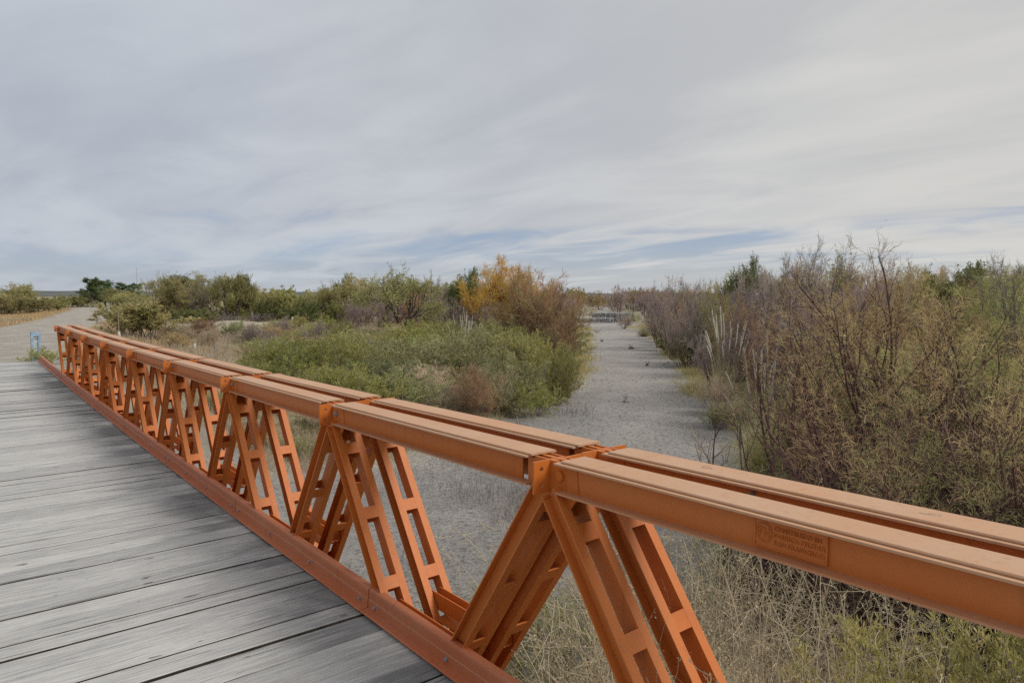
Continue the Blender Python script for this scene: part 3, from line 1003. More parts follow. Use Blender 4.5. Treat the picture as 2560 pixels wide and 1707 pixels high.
def pampas(seed, bm='reed', plumes=22, fan=(2, 42), nb=650):
    rng = np.random.default_rng(seed)
    g, s_, pg = Geo(), Geo(), Geo()
    B, _ = stems(nb, rng, .28, (2, 60), (.9, 1.9), 7, .05, (0, 0, -.16), .01, .2)
    g.ribbons(B, np.array([.014, .016, .015, .013, .010, .006, .002])[None], rng)
    S, R = stems(plumes, rng, .22, fan, (1.6, 2.5), 5, .035, (0, 0, .01), .007, .6)
    s_.tubes(S, R, 4)
    T = unit(S[:, -1] - S[:, -2]); ln = rng.uniform(.45, .75, plumes)
    ax = shoot(S[:, -1] - T * .05, T, ln, 8, .05, (0, 0, -.02), rng)
    wd = np.array([.025, .065, .095, .10, .09, .07, .045, .01])[None] * rng.uniform(.7, 1.1, plumes)[:, None] * .5
    pg.tubes(ax, wd * .55, 6)
    p_, T2 = along(ax, 150, rng, 0, .97)
    pg.leaves(p_, unit(T2 + rng.normal(0, .32, T2.shape)), rng.uniform(.05, .12, len(p_)), rng.uniform(.008, .014, len(p_)), rng)
    return Proto("pampas_grass", [("blades", g, P[bm]), ("stalks", s_, P['straw']), ("plumes", pg, P['plume'])])


def pine(seed):
    rng = np.random.default_rng(seed)
    w_, t_ = Geo(), Geo()
    S, R = stems(1, rng, .02, (0, 7), (5.0, 5.4), 8, .05, (0, 0, .05), .13, .3)
    w_.tubes(S, R, 8)
    A, RA = kids(S, R, 24, rng, .12, 1, (40, 78), (.22, .40), 6, .12, (0, 0, .09), .5, .3)
    w_.tubes(A, RA, 4)
    B, RB = kids(A, RA, 8, rng, .3, 1, (25, 60), (.28, .5), 4, .15, (0, 0, .10), .6, .4)
    w_.tubes(B, RB, 3)
    foliage(t_, B, 34, rng, .22, .08, 1.0, .25, .10, .3)
    return Proto("pine_tree", [("trunk", w_, P['bark']), ("crown", t_, P['pine'])])


def dry_brush(seed, n=46):
    rng = np.random.default_rng(seed)
    w_, t_ = Geo(), Geo()
    S, R = stems(n, rng, .45, (0, 58), (.8, 1.7), 9, .17, (0, 0, .01), .0048, .4)
    w_.tubes(S, R, 4)
    A, RA = kids(S, R, 6, rng, .25, 1, (25, 70), (.18, .45), 6, .2, (0, 0, .03), .7, .5, rmin=.0014)
    w_.tubes(A, RA, 3)
    B, RB = kids(A, RA, 4, rng, .3, 1, (25, 70), (.05, .16), 3, .2, (0, 0, .05), .7, .5, rel=False, rmin=.001)
    t_.ribbons(B, .0026, rng)
    foliage(t_, B, 3, rng, .014, .008, 1.0, .5, .004)
    return Proto("dry_weed", [("stems", w_, P['strawgrey']), ("seed_heads", t_, P['straw'])])


def near_tamarisk(seed, n=6, lean=(4, 36), wisp='wisp', ln=(3.6, 5.2), up=.03, mc=3, md=2):
    rng = np.random.default_rng(seed)
    w_, t_ = Geo(), Geo()
    S, R = stems(n, rng, .35, lean, ln, 13, .095, (0, 0, up), .060, .16)
    w_.tubes(S, R, 7)
    A, RA = kids(S, R, 8, rng, .30, .98, (20, 52), (.22, .5), 8, .12, (0, 0, .05), .62, .25)
    w_.tubes(A, RA, 4)
    B, RB = kids(A, RA, 6, rng, .2, 1, (22, 58), (.25, .55), 6, .16, (0, 0, .03), .62, .35, rmin=.0042)
    w_.tubes(B, RB, 3)
    C, RC = kids(B, RB, mc, rng, .15, 1, (20, 60), (.14, .34), 6, .16, (0, 0, -.03), .6, .3, rel=False, rmin=.001)
    t_.ribbons(C, np.array([.0065, .0065, .006, .0055, .0045, .002])[None], rng)
    D, _ = kids(C, RC, md, rng, .1, 1, (18, 50), (.05, .13), 3, .2, (0, 0, -.02), .6, .3, rel=False)
    t_.ribbons(D, .005, rng)
    return Proto("tamarisk", [("branches", w_, P['bark_red']), ("twigs", t_, P[wisp])])


def herb(seed, lm='green', leaf_l=.05, leaf_w=.009, n=30):
    rng = np.random.default_rng(seed)
    w_, t_ = Geo(), Geo()
    S, R = stems(n, rng, .45, (0, 40), (.3, .6), 6, .10, (0, 0, .07), .0035, .4)
    w_.tubes(S, R, 3)
    A, RA = kids(S, R, 5, rng, .25, 1, (20, 50), (.25, .5), 4, .12, (0, 0, .08), .7, .4, rmin=.0015)
    w_.tubes(A, RA, 3)
    foliage(t_, A, 16, rng, leaf_l, leaf_w, .55, 0, .003, .3)
    foliage(t_, S, 12, rng, leaf_l, leaf_w, .55, .3, .003, .3)
    return Proto("herb", [("stems", w_, P['sage']), ("foliage", t_, P[lm])])


PR = dict(
    bare=[tamarisk(100 + i, tw=2.5, n=15, m3=5) for i in range(3)],
    far=[tamarisk(170, tw=4.5, n=16), tamarisk(171, tw=4.5, n=16, leafm='twig_rust'), tamarisk(172, tw=4.5, n=18)],
    bare_dk=[tamarisk(120, woodm='bark', twigm='bark_grey', tw=1.7, n=15), tamarisk(121, woodm='bark', twigm='bark_grey', m2=6, tw=1.7, n=16)],
    rust=[tamarisk(130, (5, 68), leafm='twig_rust', leaf=3, n=22, m3=5, tw=2.4), tamarisk(131, (5, 62), leafm='twig_rust', leaf=3, n=20, m3=5, tw=2.4)],
    gold=[tamarisk(140, (3, 42), 'twig_gold', leaf=6, n=20, tw=1.6, leaf_l=.07, leaf_w=.018), tamarisk(141, (3, 42), 'twig_gold', leaf=6, n=20, tw=1.6, leaf_l=.07, leaf_w=.018)],
    olive_tam=[tamarisk(150, leafm='olive', leaf=5, n=14, m3=4, tw=2.0, leaf_l=.085, leaf_w=.026), tamarisk(151, leafm='olive', leaf=5, n=14, m3=4, tw=2.0, leaf_l=.085, leaf_w=.026)],
    wispy=[tamarisk(160, leafm='wisp', leaf=3, n=12, m3=4, tw=2.3, leaf_l=.08), tamarisk(161, leafm='wisp', leaf=3, n=12, m3=4, tw=2.3, leaf_l=.08)],
    alga=[algarrobo(200), algarrobo(201), algarrobo(202, dens=4, sparse=.8)],
    alga_dk=[algarrobo(210, 'olive_dk', 9), algarrobo(211, 'olive_dk', 9)],
    olive=[shrub(300, 'olive', 'bark', dens=10, leaf_l=.07, leaf_w=.03), shrub(301, 'olive', 'bark', dens=10, leaf_l=.07, leaf_w=.03)],
    olive_dk=[shrub(305, 'olive_dk', 'bark', dens=10, leaf_l=.07, leaf_w=.03)],
    green=[shrub(310, 'green'), shrub(311, 'green'), shrub(312, 'green', n=26)],
    sage=[shrub(320, 'sage'), shrub(321, 'sage', n=26)],
    dry=[shrub(330, 'strawgrey', 'strawgrey', dens=0, n=40), shrub(331, 'straw', 'strawgrey', dens=0, n=40)],
    drybrown=[shrub(335, 'twig_purple', 'bark_red', dens=0, n=30), shrub(336, 'twig_rust', 'bark_red', dens=0, n=26)],
    tangle=[shrub(337, 'bark_red', 'bark', dens=0, n=34), shrub(338, 'bark_red', 'bark', dens=0, n=30)],
    pampas=[pampas(400), pampas(401, plumes=26, fan=(5, 55))],
    pampas_gr=[pampas(405, 'reed_gr', plumes=4)],
    pine=[pine(500), pine(501)],
    weed=[dry_brush(600), dry_brush(601), dry_brush(602)],
    near=[near_tamarisk(700, 7), near_tamarisk(701, 8, (6, 45)), near_tamarisk(702, 6, (2, 28)), near_tamarisk(703, 7, (10, 50))],
    near_bare=[near_tamarisk(720, 6, (3, 34), mc=2, md=1), near_tamarisk(721, 5, (8, 45), mc=2, md=1)],
    near_gr=[near_tamarisk(710, 8, (4, 48), 'olive')],
    herb=[herb(800), herb(801, 'sage')],
    leafy=[shrub(810, 'green', 'bark_grey', n=30, lean=(0, 55), m1=8, leaf_l=.045, leaf_w=.011, dens=10)],
)
USED = {}


def put(kind, x, y, hgt, label, cat, group=None, asp=1.0, var=None, rz=None, name=None, sink=.03, tilt=0.0):
    lst = PR[kind]
    i = USED.get(kind, 0); USED[kind] = i + 1
    pr = lst[(i if var is None else var) % len(lst)]
    root = empty(name or pr.name, (x, y, tz(x, y) - sink), RNG.uniform(0, 6.28) if rz is None else rz)
    root.scale = (hgt * asp, hgt * asp, hgt)
    if tilt:
        root.rotation_euler = (RNG.normal(0, tilt), RNG.normal(0, tilt), root.rotation_euler[2])
    for nm, me in pr.parts:
        link(nm, me, root)
    tag(root, label, cat, group)
    return root


def see(kind, px, d, top, label, cat, group=None, wpx=None, **kw):
    """plant seen at px, d metres off, its top in survey direction `top`, optionally wpx wide"""
    x, y, zt = spot(px, d, top)
    h = max(zt - tz(x, y), .25)
    if wpx:
        lst = PR[kind]; pr = lst[(USED.get(kind, 0) if kw.get('var') is None else kw['var']) % len(lst)]
        kw['asp'] = float(np.clip((wpx * d / FPX / 2) / max(pr.rad * h, .05), .45, 2.4))
    return put(kind, x, y, h, label, cat, group, **kw)

def zone(px, d):
    col = next(t for lim, t in ((560, "by the fence posts"), (680, "right of the fence posts"), (800, "below the olive hedge"), (900, "below the green rounded tree"), (980, "left of the open-branched tree"),
                                (1070, "below the open-branched tree"), (1160, "left of the dark upright tree"), (1250, "below the golden tamarisk"), (9999, "by the rusty tamarisk")) if px < lim)
    row = "in front, " if d < 31 else "midway, " if d < 42 else "at the back, "
    return ", " + row + col


# --- single plants that stand out, from the left of the view to the right
see('alga', 47, 120, 708, "rounded olive tree alone on the plain at far left", "tree", wpx=110, var=1)
for px, d, tp, wp in ((5, 105, 738, 110), (90, 108, 742, 90), (130, 112, 741, 70), (165, 150, 738, 80), (205, 160, 737, 70), (30, 125, 735, 90), (-40, 110, 735, 110), (-110, 108, 730, 120)):
    see('olive', px, d, tp, "low olive shrub at the edge of the far left grassland", "shrub", "olive shrubs along the far left grassland", wp)
see('pine', 226, 140, 694, "tallest dark green pine beside the dirt road", "tree", wpx=74, var=0)
see('pine', 262, 146, 700, "dark green pine just right of the tallest pine", "tree", wpx=66, var=1)
see('pine', 292, 150, 706, "dark green pine third from the dirt road", "tree", wpx=60, var=0)
see('pine', 338, 150, 708, "small dark pine at right end of the pine row", "tree", wpx=40, var=1)
see('alga', 275, 120, 722, "grey-olive bushy tree in front of the pines", "tree", wpx=90, var=0)
see('alga', 322, 105, 722, "grey-olive bushy tree between pines and the pale bare crown", "tree", wpx=80, var=2)
see('alga', 392, 84, 682, "pale thin-crowned tree beside the dirt road", "tree", wpx=110, var=2)
see('alga', 465, 68, 694, "leaning tree with low dark limb behind the sandy mound", "tree", wpx=170, var=1)
see('bare_dk', 510, 66, 685, "bare grey tree behind the sandy mound", "tree", wpx=110)
see('alga', 578, 64, 684, "olive tree with forked trunk right of the sandy mound", "tree", wpx=125, var=0)
for px, d, tp, wp, v, lb in ((432, 74, 688, 150, 0, "bushy olive crown left of the leaning tree"), (540, 72, 686, 150, 1, "bushy olive crown between bare tree and forked trunk"), (622, 74, 704, 130, 2, "low olive crown at right of forked tree"),
                             (905, 66, 690, 150, 1, "olive crown right of the green rounded tree"), (822, 66, 706, 120, 2, "olive crown at left of the green rounded tree")):
    see('alga', px, d, tp, lb, "tree", wpx=wp, var=v)
see('olive', 345, 39.5, 744, "round olive-brown bush beside the far end of bridge", "shrub", wpx=175, var=0)
see('olive', 420, 70, 742, "wide olive bush below the leaning tree", "shrub", wpx=130, var=1)
see('olive_dk', 480, 60, 768, "dark low bush left of sandy mound top", "shrub", wpx=120)
see('bare_dk', 560, 60, 776, "heap of dark dead branches on the sandy mound", "brushwood", wpx=130)
see('bare_dk', 650, 60, 780, "heap of dark dead branches right on the second mound", "brushwood", wpx=90)
ORD = ('first', 'second', 'third', 'fourth', 'fifth', 'sixth', 'seventh', 'eighth', 'ninth', 'tenth', 'eleventh')
HEDGE_PX = sorted((640, 690, 740, 790, 715, 615, 830, 760, 670, 590, 840))
for k, (px, d, tp, wp) in enumerate(((640, 78, 722, 120), (690, 74, 724, 110), (740, 76, 727, 120), (790, 72, 728, 110), (715, 90, 714, 80), (615, 90, 726, 90), (830, 70, 732, 90), (760, 64, 748, 100), (670, 66, 750, 110), (590, 72, 742, 90), (840, 62, 752, 80))):
    see('olive_dk' if k in (7, 8) else 'olive', px, d, tp, ORD[HEDGE_PX.index(px)] + " olive bush from the left in the hedge-like row behind the fence", "shrub", "olive bushes in the row behind the fence", wp)
see('alga_dk', 862, 68, 688, "green rounded tree at left of the bare tamarisks", "tree", wpx=125, var=0)
see('alga', 1012, 52, 664, "open-branched tree with dark trunk above the green thicket", "tree", wpx=250, var=2)
see('bare', 1075, 66, 678, "bare grey-brown tree right behind the open-branched tree", "tree", wpx=120)
see('alga_dk', 1168, 66, 672, "dark green upright tree left of the golden tamarisk", "tree", wpx=110, var=1)
see('gold', 1268, 57, 646, "tall golden-orange tamarisk by the riverbed", "tree", wpx=230, var=0)
see('gold', 1310, 54, 676, "golden tamarisk just right of the tallest golden one", "tree", wpx=150, var=1)
see('rust', 1345, 48, 680, "large rust-brown tamarisk overhanging the left edge of riverbed", "tree", wpx=300, var=0)
see('gold', 1225, 55, 672, "golden tamarisk at left shoulder of the tallest golden one", "tree", wpx=170, var=1)
see('rust', 1335, 51, 668, "rust-brown tamarisk rising behind the large overhanging one", "tree", wpx=220, var=1)
see('rust', 1380, 46, 718, "rust-brown tamarisk at the right shoulder of overhanging one", "shrub", wpx=150, var=1)
see('rust', 1300, 49, 735, "rust-brown tamarisk below the golden crowns", "shrub", wpx=200, var=1)
see('rust', 1392, 43.5, 780, "low rust-brown tamarisk touching the riverbed edge", "shrub", wpx=150, var=0)
for px, d, tp, wp in ((905, 60, 722, 110), (945, 62, 735, 100), (1105, 57, 735, 110), (1160, 55, 742, 100), (1215, 53, 740, 110), (885, 56, 752, 90), (1060, 60, 725, 90), (965, 58, 720, 90), (1230, 60, 700, 90)):
    see('bare', px, d, tp, "bare purple-brown tamarisk in the left bank thicket", "shrub", "bare tamarisks of the left bank thicket", wp)
see('pampas', 1163, 38, 770, "pampas grass with cream plumes in the left bank thicket", "pampas grass", wpx=100, var=0)
see('pampas_gr', 1398, 33.5, 905, "green pampas clump at the riverbed edge below the rusty tamarisk", "pampas grass", wpx=90)
see('pampas_gr', 1345, 30.5, 955, "yellowish pampas clump among the green shrubs by riverbed", "pampas grass", wpx=60)
see('drybrown', 1190, 25, 905, "rusty bare-twigged shrub nearest the bridge on left bank", "shrub", wpx=130, var=1)
see('bare_dk', 925, 36, 838, "small bare dark shrub in front of the open-branched tree", "shrub", wpx=110)
see('drybrown', 800, 38, 800, "thin reddish bare shrub in the left bank scrub", "shrub", wpx=70, var=0)
see('drybrown', 705, 46, 792, "small reddish bare shrub beyond the fence posts", "shrub", wpx=60, var=0)
see('olive', 502, 47, 820, "small dark olive bush by the leaning fence posts", "shrub", wpx=32)
see('olive', 545, 46, 824, "low flat olive bush right of leaning fence posts", "shrub", wpx=34)

for k, (px, d, tp, wp) in enumerate(((1100, 39, 845, 130), (1258, 34, 826, 170), (1330, 34, 828, 180), (1392, 34, 862, 130), (1290, 29.5, 880, 190), (1375, 30.5, 905, 150), (1215, 30, 868, 180), (1120, 31, 872, 160),
                                     (1060, 36, 845, 160), (1000, 34, 850, 170), (1120, 28.5, 905, 160), (1195, 26.5, 945, 150), (1330, 27.5, 950, 150), (950, 32, 868, 160), (880, 33, 862, 150), (1050, 29, 895, 160),
                                     (980, 28, 900, 160), (900, 28, 915, 150), (820, 30, 885, 140), (760, 33, 872, 130), (700, 36, 862, 120), (1400, 38, 858, 100), (1260, 27.5, 930, 140), (840, 26, 940, 140), (640, 38, 846, 120), (720, 29, 896, 130),
                                     (680, 42, 826, 120), (760, 42, 820, 130), (840, 42, 818, 130), (920, 40, 822, 140), (800, 36, 838, 140), (880, 37, 836, 140), (960, 38, 828, 140), (1040, 41, 822, 130), (600, 44, 836, 100), (660, 32, 880, 120), (780, 27, 920, 130), (1310, 38, 822, 150), (1390, 31.5, 880, 120))):
    kd = ('green', 'sage', 'green', 'green', 'sage')[k % 5]
    see(kd, px, d, tp, ("tall rounded green bush" if kd == "green" else "tall rounded sage bush") + zone(px, d), "shrub", "rounded bushes of the left bank thicket", wp)
# --- the thicket of low green and grey shrubs on the left bank
rg = np.random.default_rng(77)
cnt = 0
cells = []
for d in np.arange(24, 56, 2.0):
    wpx = 1.75 / d * FPX
    for px in np.arange(430, 1440, wpx * .62):
        cells.append((px + rg.uniform(-.3, .3) * wpx, d + rg.uniform(-.9, .9)))
for px, d in cells:
    x, y, _ = spot(px, d)
    s_ = float(bed_sd(np.array([x]), np.array([y]))[0]); rd_ = float(seg_dist(np.array([x]), np.array([y]), ROAD, False)[0])
    if s_ < 1.0 or rd_ < 6.5:
        continue
    if math.hypot(x - MOUNDS[0][0], y - MOUNDS[0][1]) < 5.5 or math.hypot(x - MOUNDS[1][0], y - MOUNDS[1][1]) < 3.5:
        continue
    patch = float(fbm(np.array([x * .13]), np.array([y * .13]), 61, 2)[0]) + (.28 if s_ < 9 else -.1)
    sparse = .35 if px < 640 and d > 34 else (.45 if s_ > 12 else .66)
    if rg.uniform() > sparse:
        continue
    hh = rg.uniform(.55, 1.55) * (1.65 if s_ < 5.5 and d > 27 else 1.2 if s_ < 9 else .85)
    if patch > .16 and rg.uniform() < .8:
        k, lb, gr = 'green', "fresh green left-bank shrub", "green shrubs of the left bank scrub"; hh *= 1.15
    elif patch > -.10 and rg.uniform() < .8:
        k, lb, gr = 'sage', "sage-green left-bank shrub", "sage shrubs of the left bank scrub"
    elif rg.uniform() < .8:
        k, lb, gr = 'dry', "straw-grey dry left-bank shrub", "dry grey shrubs of the left bank scrub"; hh *= .85
    else:
        k, lb, gr = 'drybrown', "purple-brown bare left-bank shrub", "bare brown shrubs of the left bank scrub"
    put(k, x, y, hh, lb + zone(px, d), "shrub", gr, asp=rg.uniform(.95, 1.5), tilt=.08)
    cnt += 1
# straw-coloured shrubs between the thicket and the truss
for px, d in [(p_, q_) for q_ in (19.5, 21.5, 23.5) for p_ in np.arange(560, 1260, 62)]:
    px += rg.uniform(-25, 25); d += rg.uniform(-.8, .8)
    x, y, _ = spot(px, d)
    if float(bed_sd(np.array([x]), np.array([y]))[0]) < .35 or float(seg_dist(np.array([x]), np.array([y]), ROAD, False)[0]) < 4.5:
        continue
    put('dry' if rg.uniform() < .75 else 'sage', x, y, rg.uniform(.45, .85), "straw-grey dry shrub close behind the truss on left bank", "shrub", "dry shrubs close behind the truss", asp=rg.uniform(1, 1.6), tilt=.1)

# --- right bank
see('bare', 1850, 44, 676, "bare tamarisk left of the tall right bank crowns", "tree", wpx=190)
see('alga_dk', 1858, 50, 645, "green flat-topped tree above the right bank thicket", "tree", wpx=150, var=0)
see('olive_tam', 1798, 42, 728, "fresh green tamarisk bush on the right bank", "shrub", wpx=150, var=0)
see('bare_dk', 1985, 34, 612, "tall bare grey tamarisk at left of the right bank crest", "tree", wpx=200, var=0)
see('bare_dk', 2085, 33, 600, "tallest bare grey tamarisk on the right bank crest", "tree", wpx=210, var=1)
see('bare', 2185, 34, 615, "bare brown tamarisk right of the tallest grey one", "tree", wpx=200)
see('alga', 2120, 36, 622, "thin olive crown among the bare crest tamarisks", "tree", wpx=150, var=2)
see('bare', 1925, 32, 645, "wide purple tamarisk in front of the grey crest", "shrub", wpx=240)
see('bare', 2030, 29, 655, "purple tamarisk mass below the grey crest", "shrub", wpx=250)
see('bare', 2130, 30, 645, "purple-brown tamarisk right of the purple mass", "shrub", wpx=230)
see('rust', 2210, 27, 668, "rusty tamarisk below the crest on right bank", "shrub", wpx=250, var=0)
see('olive_tam', 2290, 36, 680, "olive tamarisk behind the ochre ones on right bank", "shrub", wpx=220, var=1)
see('alga_dk', 2400, 46, 660, "rounded green tree at the right skyline", "tree", wpx=200, var=1)
see('olive_tam', 2500, 34, 684, "olive tamarisk filling the right edge of view", "shrub", wpx=240, var=0)
see('bare_dk', 2590, 26, 622, "bare grey tree cut by the right edge of view", "tree", wpx=170, var=0)
see('olive_tam', 2420, 27, 725, "yellow-olive tamarisk below the right skyline tree", "shrub", wpx=240, var=1)
see('wispy', 2330, 23, 740, "ochre tamarisk in the middle of right bank", "shrub", wpx=260, var=1)
see('bare', 1985, 25, 735, "purple-grey tamarisk behind the large pampas", "shrub", wpx=230)
see('rust', 2090, 24, 760, "rusty tamarisk between pampas and mid right bank", "shrub", wpx=240, var=1)
see('rust', 1945, 26.5, 770, "rusty twigs right above the large pampas", "shrub", wpx=180, var=0)
see('olive_tam', 2190, 20, 850, "low green-olive tamarisk in mid right bank", "shrub", wpx=260, var=0)
see('olive_tam', 2460, 20, 800, "bushy olive tamarisk near right edge of view", "shrub", wpx=280, var=1)
see('olive_tam', 2560, 17, 900, "low olive tamarisk at right edge of view", "shrub", wpx=300, var=0)
see('sage', 2020, 21, 940, "low sage bush right of the large pampas", "shrub", wpx=200)
see('rust', 1850, 36, 735, "rusty tamarisk behind the leaning plumes", "shrub", wpx=200, var=1)
see('bare', 1790, 35, 790, "purple-grey low tamarisk at right bank edge", "shrub", wpx=150)
see('pampas', 1912, 19.0, 836, "large pampas grass with upright cream plumes on right bank", "pampas grass", wpx=190, var=0)
see('pampas', 1822, 31, 770, "pampas grass with plumes leaning left on right bank", "pampas grass", wpx=120, var=1, tilt=.15)
see('pampas', 1668, 66, 783, "small pampas grass at the far right bank edge", "pampas grass", wpx=80, var=1)
see('pampas', 1612, 84, 774, "far pampas grass beside the round brown shrub", "pampas grass", wpx=50, var=0)
see('bare', 1692, 62, 688, "bare purple tamarisk rising at far right bank", "tree", wpx=130, var=1)
see('bare', 1740, 56, 715, "bare purple tamarisk behind the green bush", "tree", wpx=130, var=2)
for px, d, tp, wp in ((1650, 66, 722, 110), (1665, 78, 712, 100), (1700, 70, 705, 110), (1745, 62, 702, 120), (1640, 90, 728, 90), (1770, 50, 712, 130), (1720, 48, 760, 110), (1680, 54, 765, 90)):
    see('bare', px, d, tp, "bare purple-brown tamarisk along the far right bank", "shrub", "bare tamarisks along the far right bank", wp)
see('rust', 1715, 58, 750, "reddish tamarisk between far pampas clumps", "shrub", wpx=90)
see('olive_dk', 1755, 50, 790, "dark green shrub right of the small pampas", "shrub", wpx=110)
see('olive_dk', 1690, 58, 808, "dark green bush below the small pampas", "shrub", wpx=90)
see('sage', 1715, 48, 828, "sage bush with tan skirt at the right bank edge", "shrub", wpx=110)
see('olive_tam', 1650, 74, 795, "green bush left of the far pampas", "shrub", wpx=70)
see('far', 1560, 93, 779, "round purple-brown shrub alone in the riverbed", "shrub", wpx=52, var=0)
for px, d, tp, wp in ((1840, 27, 985, 130), (1800, 29, 930, 120), (1790, 26, 1010, 80)):
    see('sage' if px % 20 else 'dry', px, d, tp, "low grey-green shrub along the right edge of riverbed", "shrub", "low shrubs along the right edge of riverbed", wp)
# far thicket where the river bends away
rf = np.random.default_rng(9)
for k in range(110):
    px = rf.uniform(1395, 1720); d = rf.uniform(120, 300)
    x, y, _ = spot(px, d)
    if float(bed_sd(np.array([x]), np.array([y]))[0]) < 2:
        continue
    kind = rf.choice(['far', 'far', 'far', 'far', 'olive'])
    see(kind, px, d, rf.uniform(718, 738), "far bare tamarisk where the riverbed bends away", "shrub", "far tamarisks at the riverbed bend", rf.uniform(38, 70))
for px, d, tp in ((1440, 200, 722), (1545, 170, 714), (1620, 150, 720), (1500, 240, 726), (1480, 290, 730), (1590, 230, 726), (1530, 320, 728)):
    see('far', px, d, tp, "far bare tamarisk where the riverbed bends away", "shrub", "far tamarisks at the riverbed bend", 70)
see('pampas', 1580, 128, 752, "far tan reed bed on the right bank", "pampas grass", wpx=60, var=0)
# background scrub that closes the gaps on both banks
rb = np.random.default_rng(12)
for k in range(70):
    px = rb.uniform(1740, 2750); d = rb.uniform(36, 75)
    x, y, _ = spot(px, d)
    if float(bed_sd(np.array([x]), np.array([y]))[0]) < 2:
        continue
    see(rb.choice(['bare', 'olive_tam', 'rust', 'bare_dk'] if px < 2200 else ['olive_tam', 'olive_tam', 'bare', 'wispy']), px, d, rb.uniform(660, 705) if px > 1850 else rb.uniform(698, 722), "thicket tamarisk on the right bank" + next(t for lim, t in ((1830, " left of the green flat-topped tree"), (1930, " around the green flat-topped tree"), (2040, " behind the tall grey crest"), (2150, " behind the tallest grey tamarisk"), (2280, " right of the tallest grey tamarisk"), (2380, " left of the rounded skyline tree"), (2480, " around the rounded skyline tree"), (9999, " at the right edge of view")) if px < lim), "shrub", "tamarisks of the right bank thicket", rb.uniform(120, 190))
for k in range(34):
    px = rb.uniform(840, 1400); d = rb.uniform(62, 120)
    x, y, _ = spot(px, d)
    if float(bed_sd(np.array([x]), np.array([y]))[0]) < 3:
        continue
    see(rb.choice(['bare', 'olive', 'rust']), px, d, rb.uniform(705, 730), "tamarisk in the back of the left bank thicket", "shrub", "tamarisks at the back of left bank", rb.uniform(80, 130))
for k in range(30):
    px = rb.uniform(2000, 2750); d = rb.uniform(15.5, 26)
    see(rb.choice(['olive_tam', 'rust', 'sage', 'olive_tam'] if px < 2250 else ['olive_tam', 'olive_tam', 'sage', 'wispy', 'green']), px, d, rb.uniform(850, 980), "bushy undergrowth of the right bank" + next(t for lim, t in ((2150, " right of the large pampas"), (2300, " behind the thin-stemmed tamarisks"), (2450, " behind the bent dark limbs"), (9999, " at the right edge of view")) if px < lim), "shrub", "undergrowth of the right bank", rb.uniform(150, 260))

# --- near tamarisks on the right bank, thin dark stems
for k, (px, d, tp, v, lb) in enumerate((
        (2290, 13.0, 585, 0, "tall thin-stemmed tamarisk reaching highest at the right"),
        (2150, 14.5, 700, 1, "thin-stemmed ochre tamarisk left of the tallest near one"),
        (2080, 13.0, 760, 2, "thin leaning tamarisk behind the end of maker's plate beam"),
        (1985, 14.5, 800, 3, "thin tamarisk in front of the large pampas"),
        (2420, 12.0, 690, 1, "spreading tamarisk with bent dark limbs at right"),
        (2540, 12.5, 740, 2, "ochre tamarisk beside the right edge of view"),
        (2230, 16.5, 640, 3, "tamarisk behind the tallest thin-stemmed one"),
        (1850, 12.0, 960, 2, "low leaning tamarisk at the near riverbed edge"))):
    see('near_bare' if k in (2, 3, 7) else 'near', px, d, tp, lb, "tamarisk", var=v)
for px, d, tp, od in ((2480, 14.5, 860, "third"), (2350, 15.0, 900, "second"), (2620, 14, 800, "last"), (2050, 16, 930, "first")):
    see('near_gr', px, d, tp, od + " olive thin-twigged tamarisk from the left, low on the near right bank", "tamarisk", "olive tamarisks low on near right bank")

for px, d, tp, kd, lb in ((2010, 9.5, 965, 'near_bare', "open reddish tamarisk just behind the beam left of maker's plate end"),
                          (2105, 9.0, 935, 'near', "reddish ochre tamarisk close behind the beam, leftmost of four"),
                          (2210, 9.6, 870, 'near', "reddish ochre tamarisk close behind the beam, second of four"),
                          (2330, 9.2, 900, 'near', "reddish ochre tamarisk close behind the beam, third of four"),
                          (2450, 9.0, 930, 'near', "reddish ochre tamarisk close behind the beam, fourth of four"),
                          (2560, 8.6, 960, 'near_gr', "olive tamarisk close behind the beam at right edge of view"),
                          (2270, 8.2, 1010, 'near_gr', "low olive tamarisk hugging the beam right of maker's plate"),
                          (2400, 8.0, 1060, 'near_gr', "low olive tamarisk hugging the beam near the right edge"),
                          (2150, 8.2, 1050, 'near_bare', "low bare reddish tamarisk hugging the beam")):
    see(kd, px, d, tp, lb, "tamarisk")

# --- dry weeds and green shrubs close to the bridge
rw = np.random.default_rng(33)
def weed_label(x, y):
    px = 1280 + FPX * math.tan(math.atan2(x, y) - YAW)
    col = next(t for lim, t in ((1600, "behind the nearest truss legs"), (1750, "right of the nearest truss legs"), (1900, "left of the maker's plate"), (2080, "below the maker's plate"), (9999, "right of the maker's plate")) if px < lim)
    return "dry straw-coloured weed " + ("close below the orange beam, " if math.hypot(x, y) < 4.4 else "farther down the bank, ") + col


